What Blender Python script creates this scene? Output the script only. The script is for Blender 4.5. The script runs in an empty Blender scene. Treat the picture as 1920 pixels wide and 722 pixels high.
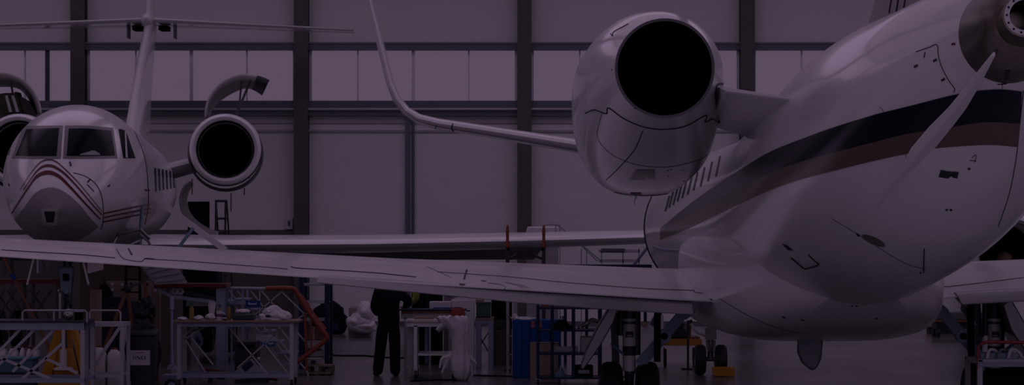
import bpy, math, random
from mathutils import Vector, Matrix, noise
random.seed(7)
PI = math.pi
V = Vector
C = bpy.context.scene.collection
S = bpy.context.scene

# ---------------------------------------------------------------- camera
F, EYE, CX, CY = 4500.0, 2.5, 960.0, 445.0     # focal length in pixels of the 1920 wide frame, eye height, vanishing point
cam_d = bpy.data.cameras.new('camera')
cam = bpy.data.objects.new('camera', cam_d)
C.objects.link(cam)
cam.location = (0, 0, EYE)
cam.rotation_euler = (PI / 2, 0, 0)
cam_d.sensor_width = 36
cam_d.lens = F / 1920 * 36
cam_d.shift_y = (CY - 361) / 1920
cam_d.clip_end = 400
S.camera = cam
S.view_settings.view_transform = 'Standard'
S.view_settings.look = 'None'
S.view_settings.gamma = 1
S.view_settings.use_curve_mapping = False
S.view_settings.exposure = -3.0
S.cycles.max_bounces = 6
S.cycles.diffuse_bounces = 3
S.cycles.glossy_bounces = 4
S.cycles.sample_clamp_indirect = 6
S.cycles.use_denoising = True


def P(px, py, d):
    return V(((px - CX) * d / F, d, EYE + (CY - py) * d / F))


def lerp(a, b, t):
    return a + (b - a) * t


def resample(pts, n):
    """n points evenly spread along a 2-D or 3-D polyline, rounded by Catmull-Rom."""
    pts = [V(p) for p in pts]
    if len(pts) > 2:
        out = []
        for i in range(len(pts) - 1):
            p0 = pts[i - 1] if i > 0 else pts[0] * 2 - pts[1]
            p1, p2 = pts[i], pts[i + 1]
            p3 = pts[i + 2] if i + 2 < len(pts) else pts[-1] * 2 - pts[-2]
            for k in range(8):
                t = k / 8
                out.append(0.5 * ((2 * p1) + (p2 - p0) * t + (2 * p0 - 5 * p1 + 4 * p2 - p3) * t * t + (3 * p1 - p0 - 3 * p2 + p3) * t ** 3))
        out.append(pts[-1])
        pts = out
    L = [0]
    for a, b in zip(pts, pts[1:]):
        L.append(L[-1] + (b - a).length)
    res, j = [], 0
    for k in range(n):
        s = L[-1] * k / (n - 1)
        while j < len(L) - 2 and L[j + 1] < s:
            j += 1
        seg = L[j + 1] - L[j]
        res.append(pts[j].lerp(pts[j + 1], 0 if seg < 1e-9 else (s - L[j]) / seg))
    return res


# ---------------------------------------------------------------- materials
MATS = {}


def mat(name, col, rough=.5, metal=0.0, coat=0.0, spec=.5, emit=None, estr=0.0, noise=0.0, nscale=3.0, bump=0.0, rnoise=0.0, stretch=(1, 1, 1), trans=0.0, alpha=1.0):
    if name in MATS:
        return MATS[name]
    m = bpy.data.materials.new(name)
    m.use_nodes = True
    nt = m.node_tree
    b = nt.nodes['Principled BSDF']
    b.inputs['Base Color'].default_value = (*col, 1)
    b.inputs['Roughness'].default_value = rough
    b.inputs['Metallic'].default_value = metal
    b.inputs['Coat Weight'].default_value = coat
    b.inputs['Coat Roughness'].default_value = .08
    b.inputs['Specular IOR Level'].default_value = spec
    b.inputs['Transmission Weight'].default_value = trans
    b.inputs['Alpha'].default_value = alpha
    if emit:
        b.inputs['Emission Color'].default_value = (*emit, 1)
        b.inputs['Emission Strength'].default_value = estr
    if noise or bump or rnoise:
        tc = nt.nodes.new('ShaderNodeTexCoord')
        mp = nt.nodes.new('ShaderNodeMapping')
        mp.inputs['Scale'].default_value = stretch
        nt.links.new(tc.outputs['Object'], mp.inputs['Vector'])
        nz = nt.nodes.new('ShaderNodeTexNoise')
        nz.inputs['Scale'].default_value = nscale
        nz.inputs['Detail'].default_value = 5
        nt.links.new(mp.outputs['Vector'], nz.inputs['Vector'])
        if noise:
            mx = nt.nodes.new('ShaderNodeMix')
            mx.data_type = 'RGBA'
            mx.inputs['A'].default_value = (*[c * (1 - noise) for c in col], 1)
            mx.inputs['B'].default_value = (*[min(1, c * (1 + noise)) for c in col], 1)
            nt.links.new(nz.outputs['Fac'], mx.inputs['Factor'])
            nt.links.new(mx.outputs['Result'], b.inputs['Base Color'])
        if rnoise:
            mr = nt.nodes.new('ShaderNodeMapRange')
            mr.inputs['To Min'].default_value = max(0.02, rough - rnoise)
            mr.inputs['To Max'].default_value = min(1, rough + rnoise)
            nt.links.new(nz.outputs['Fac'], mr.inputs['Value'])
            nt.links.new(mr.outputs['Result'], b.inputs['Roughness'])
        if bump:
            bp = nt.nodes.new('ShaderNodeBump')
            bp.inputs['Strength'].default_value = bump
            bp.inputs['Distance'].default_value = .05
            nt.links.new(nz.outputs['Fac'], bp.inputs['Height'])
            nt.links.new(bp.outputs['Normal'], b.inputs['Normal'])
    MATS[name] = m
    return m


# ---------------------------------------------------------------- mesh builder
class MB:
    def __init__(s):
        s.v, s.f, s.mi, s.cur = [], [], [], 0

    def m(s, i):
        s.cur = i
        return s

    def add(s, vs, fs):
        o = len(s.v)
        s.v += [V(p) for p in vs]
        for f in fs:
            s.f.append(tuple(o + i for i in f))
            s.mi.append(s.cur)
        return s

    def bx(s, x0, x1, y0, y1, z0, z1):
        vs = [(x, y, z) for x in (x0, x1) for y in (y0, y1) for z in (z0, z1)]
        return s.add(vs, [(0, 1, 3, 2), (4, 6, 7, 5), (0, 4, 5, 1), (2, 3, 7, 6), (0, 2, 6, 4), (1, 5, 7, 3)])

    def box(s, c, size, R=None):
        R = R or Matrix.Identity(3)
        h = V(size) / 2
        vs = [V(c) + R @ V((x * h.x, y * h.y, z * h.z)) for x in (-1, 1) for y in (-1, 1) for z in (-1, 1)]
        return s.add(vs, [(0, 1, 3, 2), (4, 6, 7, 5), (0, 4, 5, 1), (2, 3, 7, 6), (0, 2, 6, 4), (1, 5, 7, 3)])

    def beam(s, a, b, w, h=None, up=(0, 1, 0)):
        """square bar from a to b; w across, h along `up`"""
        a, b = V(a), V(b)
        h = h or w
        t = (b - a).normalized()
        u = V(up)
        if abs(t.dot(u)) > .95:
            u = V((1, 0, 0)) if abs(t.x) < .9 else V((0, 0, 1))
        n = t.cross(u).normalized()
        u = n.cross(t).normalized()
        vs = []
        for p in (a, b):
            for i, j in ((-1, -1), (1, -1), (1, 1), (-1, 1)):
                vs.append(p + n * (i * w / 2) + u * (j * h / 2))
        return s.add(vs, [(3, 2, 1, 0), (4, 5, 6, 7), (0, 1, 5, 4), (1, 2, 6, 5), (2, 3, 7, 6), (3, 0, 4, 7)])

    def loft(s, rings, closed=True, c0=True, c1=True):
        n = len(rings[0])
        o = len(s.v)
        for r in rings:
            s.v += [V(p) for p in r]
        for i in range(len(rings) - 1):
            for j in range(n if closed else n - 1):
                k = (j + 1) % n
                s.f.append((o + i * n + j, o + i * n + k, o + (i + 1) * n + k, o + (i + 1) * n + j))
                s.mi.append(s.cur)
        if c0:
            s.f.append(tuple(o + j for j in reversed(range(n))))
            s.mi.append(s.cur)
        if c1:
            e = o + (len(rings) - 1) * n
            s.f.append(tuple(e + j for j in range(n)))
            s.mi.append(s.cur)
        return s

    def tube(s, pts, r, n=8, smooth=0, caps=True):
        pts = [V(p) for p in pts]
        if smooth:
            pts = resample(pts, smooth)
        rs = r if isinstance(r, (list, tuple)) else [r] * len(pts)
        if len(rs) != len(pts):
            rs = [lerp(rs[0], rs[-1], i / (len(pts) - 1)) for i in range(len(pts))]
        t0 = (pts[1] - pts[0]).normalized()
        u = t0.orthogonal().normalized()
        rings = []
        for i, p in enumerate(pts):
            a = pts[max(0, i - 1)]
            b = pts[min(len(pts) - 1, i + 1)]
            t = (b - a).normalized()
            u = (u - t * u.dot(t))
            u = u.normalized() if u.length > 1e-6 else t.orthogonal().normalized()
            w = t.cross(u)
            rings.append([p + (u * math.cos(2 * PI * k / n) + w * math.sin(2 * PI * k / n)) * rs[i] for k in range(n)])
        return s.loft(rings, True, caps, caps)

    def cyl(s, a, b, r0, r1=None, n=20):
        return s.tube([a, b], [r0, r0 if r1 is None else r1], n)

    def lathe(s, o, axis, prof, n=40, c0=False, c1=False):
        o, ax = V(o), V(axis).normalized()
        u = ax.cross(V((0, 0, 1)))
        u = u.normalized() if u.length > 1e-4 else V((1, 0, 0))
        w = ax.cross(u)
        return s.loft([[o + ax * t + (u * math.cos(2 * PI * k / n) + w * math.sin(2 * PI * k / n)) * max(r, 1e-4) for k in range(n)] for t, r in prof], True, c0, c1)

    def prism(s, poly, vec):
        poly = [V(p) for p in poly]
        n = len(poly)
        vec = V(vec)
        return s.add(poly + [p + vec for p in poly],
                     [tuple(reversed(range(n))), tuple(range(n, 2 * n))] + [(i, (i + 1) % n, n + (i + 1) % n, n + i) for i in range(n)])

    def ball(s, c, r, nu=16, nv=10, wob=0, seed=0):
        if wob:
            nu, nv = max(nu, 40), max(nv, 26)
        c = V(c)
        r = V((r, r, r)) if not hasattr(r, '__len__') else V(r)
        rnd = random.Random(seed)
        ph = [(rnd.uniform(0, 6.28), rnd.uniform(2, 5), rnd.uniform(2, 5)) for _ in range(4)]
        rings = []
        for i in range(nv + 1):
            th = PI * i / nv
            ring = []
            for j in range(nu):
                fi = 2 * PI * j / nu
                k = 1 + wob * sum(math.sin(a + round(b) * fi) * math.sin(a * 2 + c2 * th) for a, b, c2 in ph) * .35 * math.sin(th)
                if wob:
                    q_ = V((math.sin(th) * math.cos(fi), math.sin(th) * math.sin(fi), math.cos(th))) * 1.9 + V((seed * 3.1, seed, 0))
                    k += wob * 2.2 * (noise.noise(q_) + .3 * abs(noise.noise(q_ * 2.3))) * min(1, math.sin(th) * 2)
                ring.append(c + V((r.x * max(math.sin(th), 1e-3) * math.cos(fi) * k, r.y * max(math.sin(th), 1e-3) * math.sin(fi) * k, r.z * math.cos(th) * k)))
            rings.append(ring)
        return s.loft(rings)

    def build(s, name, mats, parent=None, bevel=0, smooth=35, label=None, cat=None, group=None, kind=None):
        me = bpy.data.meshes.new(name)
        if parent is not None:
            top = parent
            while top.parent:
                top = top.parent
            off = V(top.location)
        else:
            xs, ys, zs = zip(*[tuple(p) for p in s.v])
            off = V(((min(xs) + max(xs)) / 2, (min(ys) + max(ys)) / 2, min(zs)))
        me.from_pydata([tuple(p - off) for p in s.v], [], s.f)
        if not isinstance(mats, (list, tuple)):
            mats = [mats]
        for m_ in mats:
            me.materials.append(m_)
        if len(mats) > 1:
            me.polygons.foreach_set('material_index', s.mi)
        if smooth:
            me.shade_smooth()
            me.set_sharp_from_angle(angle=math.radians(smooth))
        me.update()
        o = bpy.data.objects.new(name, me)
        C.objects.link(o)
        if parent is not None:
            o.parent = parent
        else:
            o.location = off
        if bevel:
            bv = o.modifiers.new('bevel', 'BEVEL')
            bv.width = bevel
            bv.segments = 2
            bv.limit_method = 'ANGLE'
        tag(o, label, cat, group, kind)
        return o


def tag(o, label=None, cat=None, group=None, kind=None):
    if label:
        o['label'] = label
    if cat:
        o['category'] = cat
    if group:
        o['group'] = group
    if kind:
        o['kind'] = kind
    return o


def thing(name, label, cat, loc, group=None):
    o = bpy.data.objects.new(name, None)
    C.objects.link(o)
    o.empty_display_size = .2
    o.location = loc
    return tag(o, label, cat, group)


def copy_tree(o, delta=None, parent=None, label=None, sx=None):
    kids = [k for k in C.objects if k.parent == o]
    c = o.copy()
    C.objects.link(c)
    if parent is not None:
        c.parent = parent
    if delta is not None:
        c.location = V(o.location) + V(delta)
    if label:
        c['label'] = label
    for k in kids:
        copy_tree(k, None, c)
    return c


# ---------------------------------------------------------------- aircraft skins
class Hull:
    """a body of round sections along the view direction: stations (depth, centre height, radius)"""

    def __init__(s, st, xline, n=72):
        s.st, s.xl, s.n = st, xline, n

    def X(s, d):
        (a, b) = s.xl
        return a + b * d

    def at(s, d):
        st = s.st
        d = min(max(d, st[0][0]), st[-1][0])
        for i in range(len(st) - 1):
            if d <= st[i + 1][0]:
                break
        p0 = st[max(0, i - 1)]
        p1, p2 = st[i], st[i + 1]
        p3 = st[min(len(st) - 1, i + 2)]
        h = p2[0] - p1[0]
        t = (d - p1[0]) / h
        res = []
        for k in (1, 2):
            sec = (p2[k] - p1[k]) / h
            m1 = (p2[k] - p0[k]) / (p2[0] - p0[0]) if i > 0 else sec
            m2 = (p3[k] - p1[k]) / (p3[0] - p1[0]) if i + 2 < len(st) else sec
            for_m = []
            for mm, other in ((m1, None), (m2, None)):
                if sec == 0 or mm * sec < 0:
                    mm = 0
                elif abs(mm) > 3 * abs(sec):
                    mm = 3 * sec
                for_m.append(mm)
            m1, m2 = for_m
            res.append((2 * t ** 3 - 3 * t * t + 1) * p1[k] + (t ** 3 - 2 * t * t + t) * h * m1 + (-2 * t ** 3 + 3 * t * t) * p2[k] + (t ** 3 - t * t) * h * m2)
        return res

    def pt(s, d, a, off=0):
        """a: 0 right, pi/2 up"""
        zc, r = s.at(d)
        return V((s.X(d) + (r + off) * math.cos(a), d, zc + (r + off) * math.sin(a)))

    def skin(s, mb, step=.2):
        ds = []
        for a, b in zip(s.st, s.st[1:]):
            k = max(1, int(math.ceil((b[0] - a[0]) / step)))
            ds += [lerp(a[0], b[0], i / k) for i in range(k)]
        ds.append(s.st[-1][0])
        mb.loft([[s.pt(d, 2 * PI * j / s.n) for j in range(s.n)] for d in ds])
        return mb


def foil(le, te, nrm, th, n=12, low=1):
    """closed ring of an aerofoil section"""
    le, te, nrm = V(le), V(te), V(nrm).normalized()

    def y(c):
        return 5 * (.2969 * math.sqrt(c) - .126 * c - .3516 * c * c + .2843 * c ** 3 - .1015 * c ** 4)
    cs = [.5 - .5 * math.cos(PI * i / n) for i in range(n + 1)]
    up = [le.lerp(te, c) + nrm * (th * y(c) + (.004 if c > .9 else 0)) for c in cs]
    lo = [le.lerp(te, c) - nrm * (th * low * y(c) + (.004 if c > .9 else 0)) for c in reversed(cs[1:])]
    return up + lo


def foil_up(le, te, nrm, th, c, off=0):
    le, te, nrm = V(le), V(te), V(nrm).normalized()
    y = 5 * (.2969 * math.sqrt(c) - .126 * c - .3516 * c * c + .2843 * c ** 3 - .1015 * c ** 4)
    return le.lerp(te, c) + nrm * (th * y + off)


# ---------------------------------------------------------------- shared paints
TINT = (.91, .64, 1.0)
white = mat('white_aircraft_paint', (.76, .76, .77), .25, coat=.35, noise=.03, nscale=.8, rnoise=.06)
white2 = mat('grey_white_paint', (.60, .60, .62), .35, noise=.05)
grey = mat('grey_paint', (.30, .30, .32), .4, noise=.06)
dgrey = mat('dark_grey_paint', (.10, .10, .115), .5, noise=.1)
seam = mat('dark_seam', (.012, .012, .02), .6, noise=.1)
black = mat('matt_black', (.003, .004, .008), .8, spec=.1, noise=.1)
rubber = mat('black_rubber', (.012, .012, .016), .55, noise=.15, nscale=12)
navy = mat('navy_paint', (.003, .007, .018), .2, spec=.14, noise=.05)
bronze = mat('bronze_brown_paint', (.13, .098, .08), .25, spec=.2, noise=.05)
maroon = mat('maroon_paint', (.11, .010, .016), .35, spec=.2, noise=.05)
steel = mat('brushed_steel', (.34, .33, .34), .3, metal=.9, noise=.2, nscale=6, stretch=(1, 1, 8), rnoise=.12)
heatmetal = mat('heat_stained_metal', (.20, .185, .16), .34, metal=1, noise=.35, nscale=5, stretch=(1, 6, 1), rnoise=.12)
chrome = mat('polished_metal', (.75, .75, .78), .12, metal=1, noise=.03)
bluegrey = mat('blue_grey_steel', (.24, .31, .42), .45, noise=.12, nscale=6)
gearblue = mat('gear_blue_grey', (.15, .25, .36), .4, noise=.12, nscale=6)
winglass = mat('cockpit_glass', (.004, .009, .013), .2, spec=.012, noise=.3, nscale=2)
from mathutils.bvhtree import BVHTree


class Skin:
    """pixel outlines dropped on a finished skin, so that markings keep their place on the body"""

    def __init__(s, mb, only=None):
        fs = mb.f if only is None else mb.f[only[0]:only[1]]
        s.t = BVHTree.FromPolygons([tuple(p) for p in mb.v], fs)

    def hit(s, px, py, off=.006):
        o = V((0, 0, EYE))
        dr = (P(px, py, 10) - o).normalized()
        loc, n, i, d = s.t.ray_cast(o, dr)
        if loc is None:
            return None
        if n.dot(dr) > 0:
            n = -n
        return loc + n * off

    def patch(s, mb, top, bot, nu=24, nv=4, off=.006):
        a, b = resample([(x, y, 0) for x, y in top], nu), resample([(x, y, 0) for x, y in bot], nu)
        g = [[s.hit(*p.lerp(q, j / nv).xy, off) for j in range(nv + 1)] for p, q in zip(a, b)]
        vs, ix, fs = [], {}, []
        for i in range(nu):
            for j in range(nv + 1):
                if g[i][j] is not None:
                    ix[i, j] = len(vs)
                    vs.append(g[i][j])
        for i in range(nu - 1):
            for j in range(nv):
                k = [(i, j), (i, j + 1), (i + 1, j + 1), (i + 1, j)]
                if all(x in ix for x in k) and max((vs[ix[k[0]]] - vs[ix[x]]).length for x in k) < 2.5:
                    fs.append(tuple(ix[x] for x in k))
        used = sorted({i for f in fs for i in f})
        mp = {u: n for n, u in enumerate(used)}
        return mb.add([vs[u] for u in used], [tuple(mp[i] for i in f) for f in fs])

    def line(s, mb, pts, w=.006, off=.002, n=None):
        h = [s.hit(p.x, p.y, off) for p in resample([(x, y, 0) for x, y in pts], n or max(6, len(pts) * 6))]
        h = [p for p in h if p is not None]
        if len(h) > 2:
            mb.tube(h, w, 5)
        return mb


# ---------------------------------------------------------------- hangar shell
wallm = mat('pale_wall_panel', (.66, .66, .66), .55, noise=.07, nscale=.6, stretch=(1, 1, 4))
wallup = mat('pale_upper_wall_panel', (.74, .74, .74), .55, noise=.05, nscale=.6, stretch=(1, 1, 4))
colm = mat('dark_column_steel', (.075, .07, .07), .5, noise=.12, nscale=2)
girtm = mat('blue_grey_girt_steel', (.10, .125, .16), .5, noise=.15, nscale=2)
floorm = mat('polished_hangar_floor', (.115, .115, .125), .24, noise=.25, nscale=.5, rnoise=.14, spec=.42, stretch=(1.5, .6, 1))
ceilm = mat('ceiling_sheet', (.42, .42, .42), .7, noise=.06)
skyw = mat('daylight_in_window', (.05, .05, .05), .6, emit=TINT, estr=.84, noise=.02)

WY = 68.0


def wz(py, d=WY):
    return EYE + (CY - py) * d / F


def wx(px, d=WY):
    return (px - CX) * d / F


def struct(mb, name, m, **k):
    return mb.build(name, m, kind='structure', **k)


XL, XR, YB, ZT = -34.0, 36.0, -14.0, 13.0
struct(MB().bx(XL, XR, 23.5, WY + 1, -.3, 0), 'floor', floorm)
struct(MB().bx(XL, XR, YB, 23.5, -.3, 0), 'floor_bounce', mat('pale_bounce_floor', (.56, .56, .58), .4, noise=.08, nscale=.5))  # unseen pale floor added to bounce light up onto tail and bellies
zs, zh = wz(192), wz(95)
w = MB().bx(XL, XR, WY, WY + .3, 0, zs)
struct(w, 'wall_far_lower', wallm)
struct(MB().bx(XL, XR, WY, WY + .3, zh, ZT), 'wall_far_upper', wallup)
struct(MB().bx(XL - .3, XL, YB, WY, 0, ZT), 'wall_left', wallm)
struct(MB().bx(XR, XR + .3, YB, WY, 0, ZT), 'wall_right', wallm)
struct(MB().bx(XL, XR, YB, WY + .3, ZT, ZT + .3), 'ceiling', ceilm)

# columns of the far wall, 6.27 m apart
cols = [wx(567) + k * wx(960 + 416) for k in range(-5, 6)]
cols = [c for c in cols if XL + .5 < c < XR - .5]
for k, x in enumerate(cols):
    m_ = MB().bx(x - .2, x + .2, WY - .5, WY - .46, 0, ZT).bx(x - .2, x + .2, WY - .06, WY - .005, 0, ZT).bx(x - .03, x + .03, WY - .46, WY - .06, 0, ZT)
    struct(m_, 'column_%d' % (k + 1), colm)
# girts above and below the window band
g = MB().bx(XL, XR, WY - .3, WY - .002, wz(95), wz(83)).m(1).bx(XL, XR, WY - .34, WY - .3, wz(83.5), wz(80.5))
struct(g, 'trim_1', [girtm, mat('pale_girt_edge', (.2, .2, .21), .4, noise=.05)])
g = MB().bx(XL, XR, WY - .3, WY - .002, wz(203), wz(190)).bx(XL, XR, WY - .3, WY - .002, wz(218), wz(209))
struct(g, 'trim_2', girtm)
struct(MB().tube([(XL, WY - .42, wz(206)), (XR, WY - .42, wz(206))], .035), 'trim_3', mat('white_pipe', (.5, .5, .5), .35, noise=.05))
struct(MB().bx(XL, XR, WY - .07, WY - .002, wz(248), wz(244)).bx(XL, XR, WY - .05, WY - .002, wz(232), wz(230)), 'trim_4', mat('wall_rail', (.34, .34, .35), .5, noise=.05))
# window strips, bay by bay
edges = [XL] + cols + [XR]
for k, (a, b) in enumerate(zip(edges, edges[1:])):
    if b - a < 1:
        continue
    root = MB().bx(a + .21, b - .21, WY + .05, WY + .1, zs, zh).build('window_%d' % (k + 1), skyw, kind='structure')
    fr = MB()
    n = 4
    for i in range(1, n):
        x = lerp(a, b, i / n)
        hw = .045 if i == 2 else .022
        fr.bx(x - hw, x + hw, WY - .04, WY + .05, zs, zh)
    fr.bx(a + .2, a + .27, WY - .04, WY + .05, zs, zh).bx(b - .27, b - .2, WY - .04, WY + .05, zs, zh)
    f_ = fr.build('window_frame', mat('window_mullion', (.72, .72, .75), .5, noise=.05), root)
x = wx(90)
struct(MB().bx(x - .06, x + .06, WY - .12, WY - .045, zs, zh), 'trim_5', mat('navy_mullion', (.03, .045, .075), .4, noise=.05))
# the intermediate post and pipes under the sill
x = wx(767)
struct(MB().bx(x - .10, x + .03, WY - .14, WY - .003, 0, wz(212)).tube([(x + .12, WY - .09, 0), (x + .12, WY - .09, wz(212))], .04), 'trim_6', girtm)
# dark foot of the big wall door in the bays on one side
g = MB().bx(XL, wx(556), WY - .1, WY - .003, wz(445), wz(431)).m(1).bx(XL, wx(555), WY - .06, WY - .003, 0, wz(446))
struct(g, 'trim_7', [mat('door_foot_dark', (.09, .085, .09), .6, noise=.1), mat('door_lower_panel', (.075, .068, .068), .6, noise=.1)])
struct(MB().bx(XL, XR, WY - .08, WY - .003, 0, .12), 'baseboard_far', dgrey)
# wall boxes
t = thing('switch_box', 'small white switch box on the far wall beside the second dark column', 'switch box', (wx(543), WY - .1, wz(430)))
MB().bx(wx(537), wx(550), WY - .16, WY - .004, wz(430), wz(408)).build('housing', white2, t, bevel=.01)
MB().bx(wx(541), wx(545), WY - .2, WY - .16, wz(423), wz(414)).build('lever', dgrey, t)

# ceiling lights: unseen panels widened to cover the ceiling and soften highlights
k = 0
for ix in (-24, -12, 0, 12, 24):
    for iy in (4, 17, 30, 43, 56):
        ld = bpy.data.lights.new('luminaire', 'AREA')
        ld.shape = 'RECTANGLE'
        ld.size, ld.size_y = 10.5, 11.0
        ld.color = TINT
        ld.energy = 580 if iy < 50 else 1150
        lo = bpy.data.objects.new('luminaire', ld)
        C.objects.link(lo)
        lo.location = (ix, iy, ZT - .35)
# daylight through the open hangar door behind the camera
wd = bpy.data.worlds.new('world')
S.world = wd
wd.use_nodes = True
bg = wd.node_tree.nodes['Background']
bg.inputs['Color'].default_value = (*TINT, 1)
bg.inputs['Strength'].default_value = 2.3
# ---------------------------------------------------------------- the big business jet seen from its tail
JX = (4.391, -.0185)
jet = thing('business_jet', 'large white jet seen from its tail with navy and bronze stripes and bare metal cone', 'airplane', (3.8, 30, 0), 'business jets in the hangar')
hull = Hull([(19.5, 4.15, .405), (20.3, 3.96, .67), (21, 3.79, .89), (22, 3.58, 1.09), (23.5, 3.42, 1.25), (25, 3.28, 1.33), (27, 3.06, 1.345), (29, 2.9, 1.33),
             (31, 2.79, 1.30), (34, 2.72, 1.26), (42, 2.70, 1.24), (44, 2.64, 1.15), (45.5, 2.52, .95), (46.8, 2.38, .6), (47.4, 2.3, .3), (47.6, 2.28, .03)], JX, 96)
hm = hull.skin(MB())
hs = Skin(hm)
fus = hm.build('fuselage', white, jet, smooth=60)
# belly fairing
fm = MB()
rings = []
for d, wd_, zb in ((26.4, .45, 1.86), (26.9, .8, 1.62), (27.6, 1.1, 1.42), (28.5, 1.30, 1.29), (29.5, 1.40, 1.22), (31, 1.44, 1.20), (33.5, 1.42, 1.2), (35.5, 1.2, 1.32), (36.8, .8, 1.5)):
    ring = []
    for j in range(64):
        a = 2 * PI * j / 64
        c_, s_ = math.cos(a), math.sin(a)
        e = 2 / 3.9
        x = math.copysign(abs(c_) ** e, c_) * wd_
        z = math.copysign(abs(s_) ** e, s_)
        ring.append((hull.X(d) - .03 + x, d, 2.1 + (z * .5 if z > 0 else z * (2.1 - zb))))
    rings.append(ring)
fm.loft(rings)
fs = Skin(fm)
fair = fm.build('belly_fairing', white, jet, smooth=60)
m_ = MB()
for x in (1598, 1606):
    m_.cyl(fs.hit(x, 574, -.01), fs.hit(x, 574, .004), .014, n=10)
for x, y in ((1643, 597), (1505, 600), (1470, 595)):
    m_.cyl(fs.hit(x, y, -.01), fs.hit(x, y, .006), .02, n=10)
fs.line(m_, [(1350, 560), (1400, 590), (1450, 612), (1500, 625)], .004)
m_.build('drain_port', seam, fair)

# painted stripes
navy_t = [(1916, 171), (1870, 167), (1800, 175), (1700, 200), (1640, 215), (1560, 240), (1500, 262), (1440, 287), (1370, 330), (1300, 378), (1238, 428)]
navy_b = [(1912, 231), (1850, 228), (1780, 238), (1700, 251), (1640, 266), (1560, 287), (1500, 304), (1440, 326), (1370, 362), (1300, 398), (1238, 434)]
brz_b = [(1908, 275), (1850, 271), (1760, 277), (1715, 285), (1640, 301), (1560, 321), (1500, 337), (1440, 358), (1370, 390), (1300, 424), (1238, 450)]
hs.patch(MB(), navy_t, navy_b, 70, 8).build('navy_stripe', navy, jet)
hs.patch(MB(), [(x, y + .3) for x, y in navy_b], brz_b, 70, 6).build('bronze_stripe', bronze, jet)
# cabin windows: dark slots along the far side of the cabin
for k, (x, y) in enumerate([(1345, 312), (1330, 322), (1316, 332), (1303, 340), (1292, 348), (1282, 355), (1273, 362), (1265, 369), (1257, 375), (1250, 382)]):
    h = 19 - k * .5
    hs.patch(MB(), [(x + 4, y - h), (x, y), (x - 4, y + h)], [(x + 7, y - h), (x + 3, y), (x - 1, y + h)], 10, 2).build('cabin_window', winglass, jet)
# seams, access panels and small marks on the tail
m_ = MB()
hs.line(m_, [(1718, 97), (1742, 89), (1757, 84), (1760, 105), (1767, 128), (1780, 152), (1790, 166), (1788, 173)], .004)
hs.line(m_, [(1880, 152), (1879, 166)], .003)
hs.line(m_, [(1870, 158), (1888, 157)], .005)
hs.line(m_, [(1919, 170), (1912, 232), (1906, 290), (1893, 360), (1872, 424)], .004)
hs.line(m_, [(1735, 98), (1733, 108)], .006)
hs.line(m_, [(1560, 410), (1610, 440), (1690, 490), (1735, 505)], .003)
hs.line(m_, [(1650, 200), (1690, 250), (1700, 300)], .002)
for x, y in ((1718, 125), (1754, 114), (1769, 150)):
    hs.patch(m_, [(x - 4, y - 1), (x + 3, y - 5)], [(x - 3, y + 3), (x + 4, y - 1)], 4, 1)
hs.patch(m_, [(1764, 318), (1780, 321), (1798, 323)], [(1760, 331), (1778, 334), (1782, 331)], 5, 2)
hs.patch(m_, [(1786, 321), (1798, 322)], [(1785, 332), (1795, 334)], 4, 2)
for x, y in ((1817, 316), (1726, 511), (1783, 393), (1775, 393)):
    a = hs.hit(x, y, 0)
    m_.cyl(a, hs.hit(x, y, .01), .012, n=10)
hs.line(m_, [(1818, 300), (1830, 302)], .004)
hs.line(m_, [(1733, 466), (1732, 500), (1732, 511)], .006)
hs.line(m_, [(1822, 296), (1830, 290), (1828, 304)], .003)
# oil cooler louvre and drain scoop low on the flank
hs.patch(m_, [(1466, 456), (1478, 461)], [(1477, 468), (1488, 470)], 5, 2)
hs.line(m_, [(1484, 483), (1497, 494), (1508, 503)], .012)
hs.line(m_, [(1486, 486), (1500, 497)], .008)
hs.line(m_, [(1516, 477), (1528, 489), (1535, 496), (1510, 504)], .01)
m_.build('panel_seam', seam, fus)
MB().tube([hull.pt(43.2, math.radians(a), .004) for a in range(120, 262, 6)], .018, 8).build('dark_hull_arc', seam, fus)  # dark arc along the silhouette edge of the forward hull
hs.line(MB(), [(1226, 462), (1245, 468), (1290, 470), (1318, 466)], .022).build('tie_strap', bluegrey, fus)
mr = MB()
hs.patch(mr, [(1785, 81), (1792, 80)], [(1785, 85), (1792, 84)], 3, 1)
mr.build('warning_mark', maroon, fus)
mo = MB()
cx_, cy_ = 1638, 451
hs.patch(mo, [(cx_ + 22 * math.cos(a) - 6 * math.sin(a) * 0, cy_ + 9 * math.cos(a) - 9 * math.sin(a) * .8) for a in [PI - PI * i / 8 for i in range(9)]],
         [(cx_ + 22 * math.cos(a), cy_ + 9 * math.cos(a) + 9 * math.sin(a) * .8) for a in [PI - PI * i / 8 for i in range(9)]], 16, 5)
mo.build('radome_disc', mat('taupe_disc', (.13, .11, .10), .5, noise=.1), fus)
mo = MB()
hs.patch(mo, [(1605, 436), (1613, 440)], [(1606, 440), (1611, 444)], 4, 1)
mo.build('vent_hole', seam, fus)

# metal tail cone and exhaust of the auxiliary power unit
tc = MB()
prof = [(19.52, 4.15, .405, 4.03), (19.3, 4.165, .375, 4.03), (19.1, 4.18, .33, 4.02), (18.95, 4.19, .27, 4.0), (18.88, 4.2, .2, 3.98)]
tc.loft([[(x + r * math.cos(2 * PI * j / 72), d, z + r * math.sin(2 * PI * j / 72)) for j in range(72)] for d, z, r, x in prof], True, False, True)
cone = tc.build('tail_cone', heatmetal, jet, smooth=50)
ts = Skin(tc)
m_ = MB()
ts.patch(m_, [(1884, 132), (1894, 132)], [(1882, 148), (1892, 148)], 4, 3, .004)
m_.build('drain_slot', seam, cone)
ex = MB()
ec = V((3.955, 18.5, 4.214))
ed = V((.05, .45, -.03)).normalized()
ex.lathe(ec, ed, [(.6, .23), (.4, .19), (.25, .17), (.03, .163), (.03, .172), (0, .172), (0, .118), (.03, .112), (.5, .1), (.5, .001)], 48)
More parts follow.
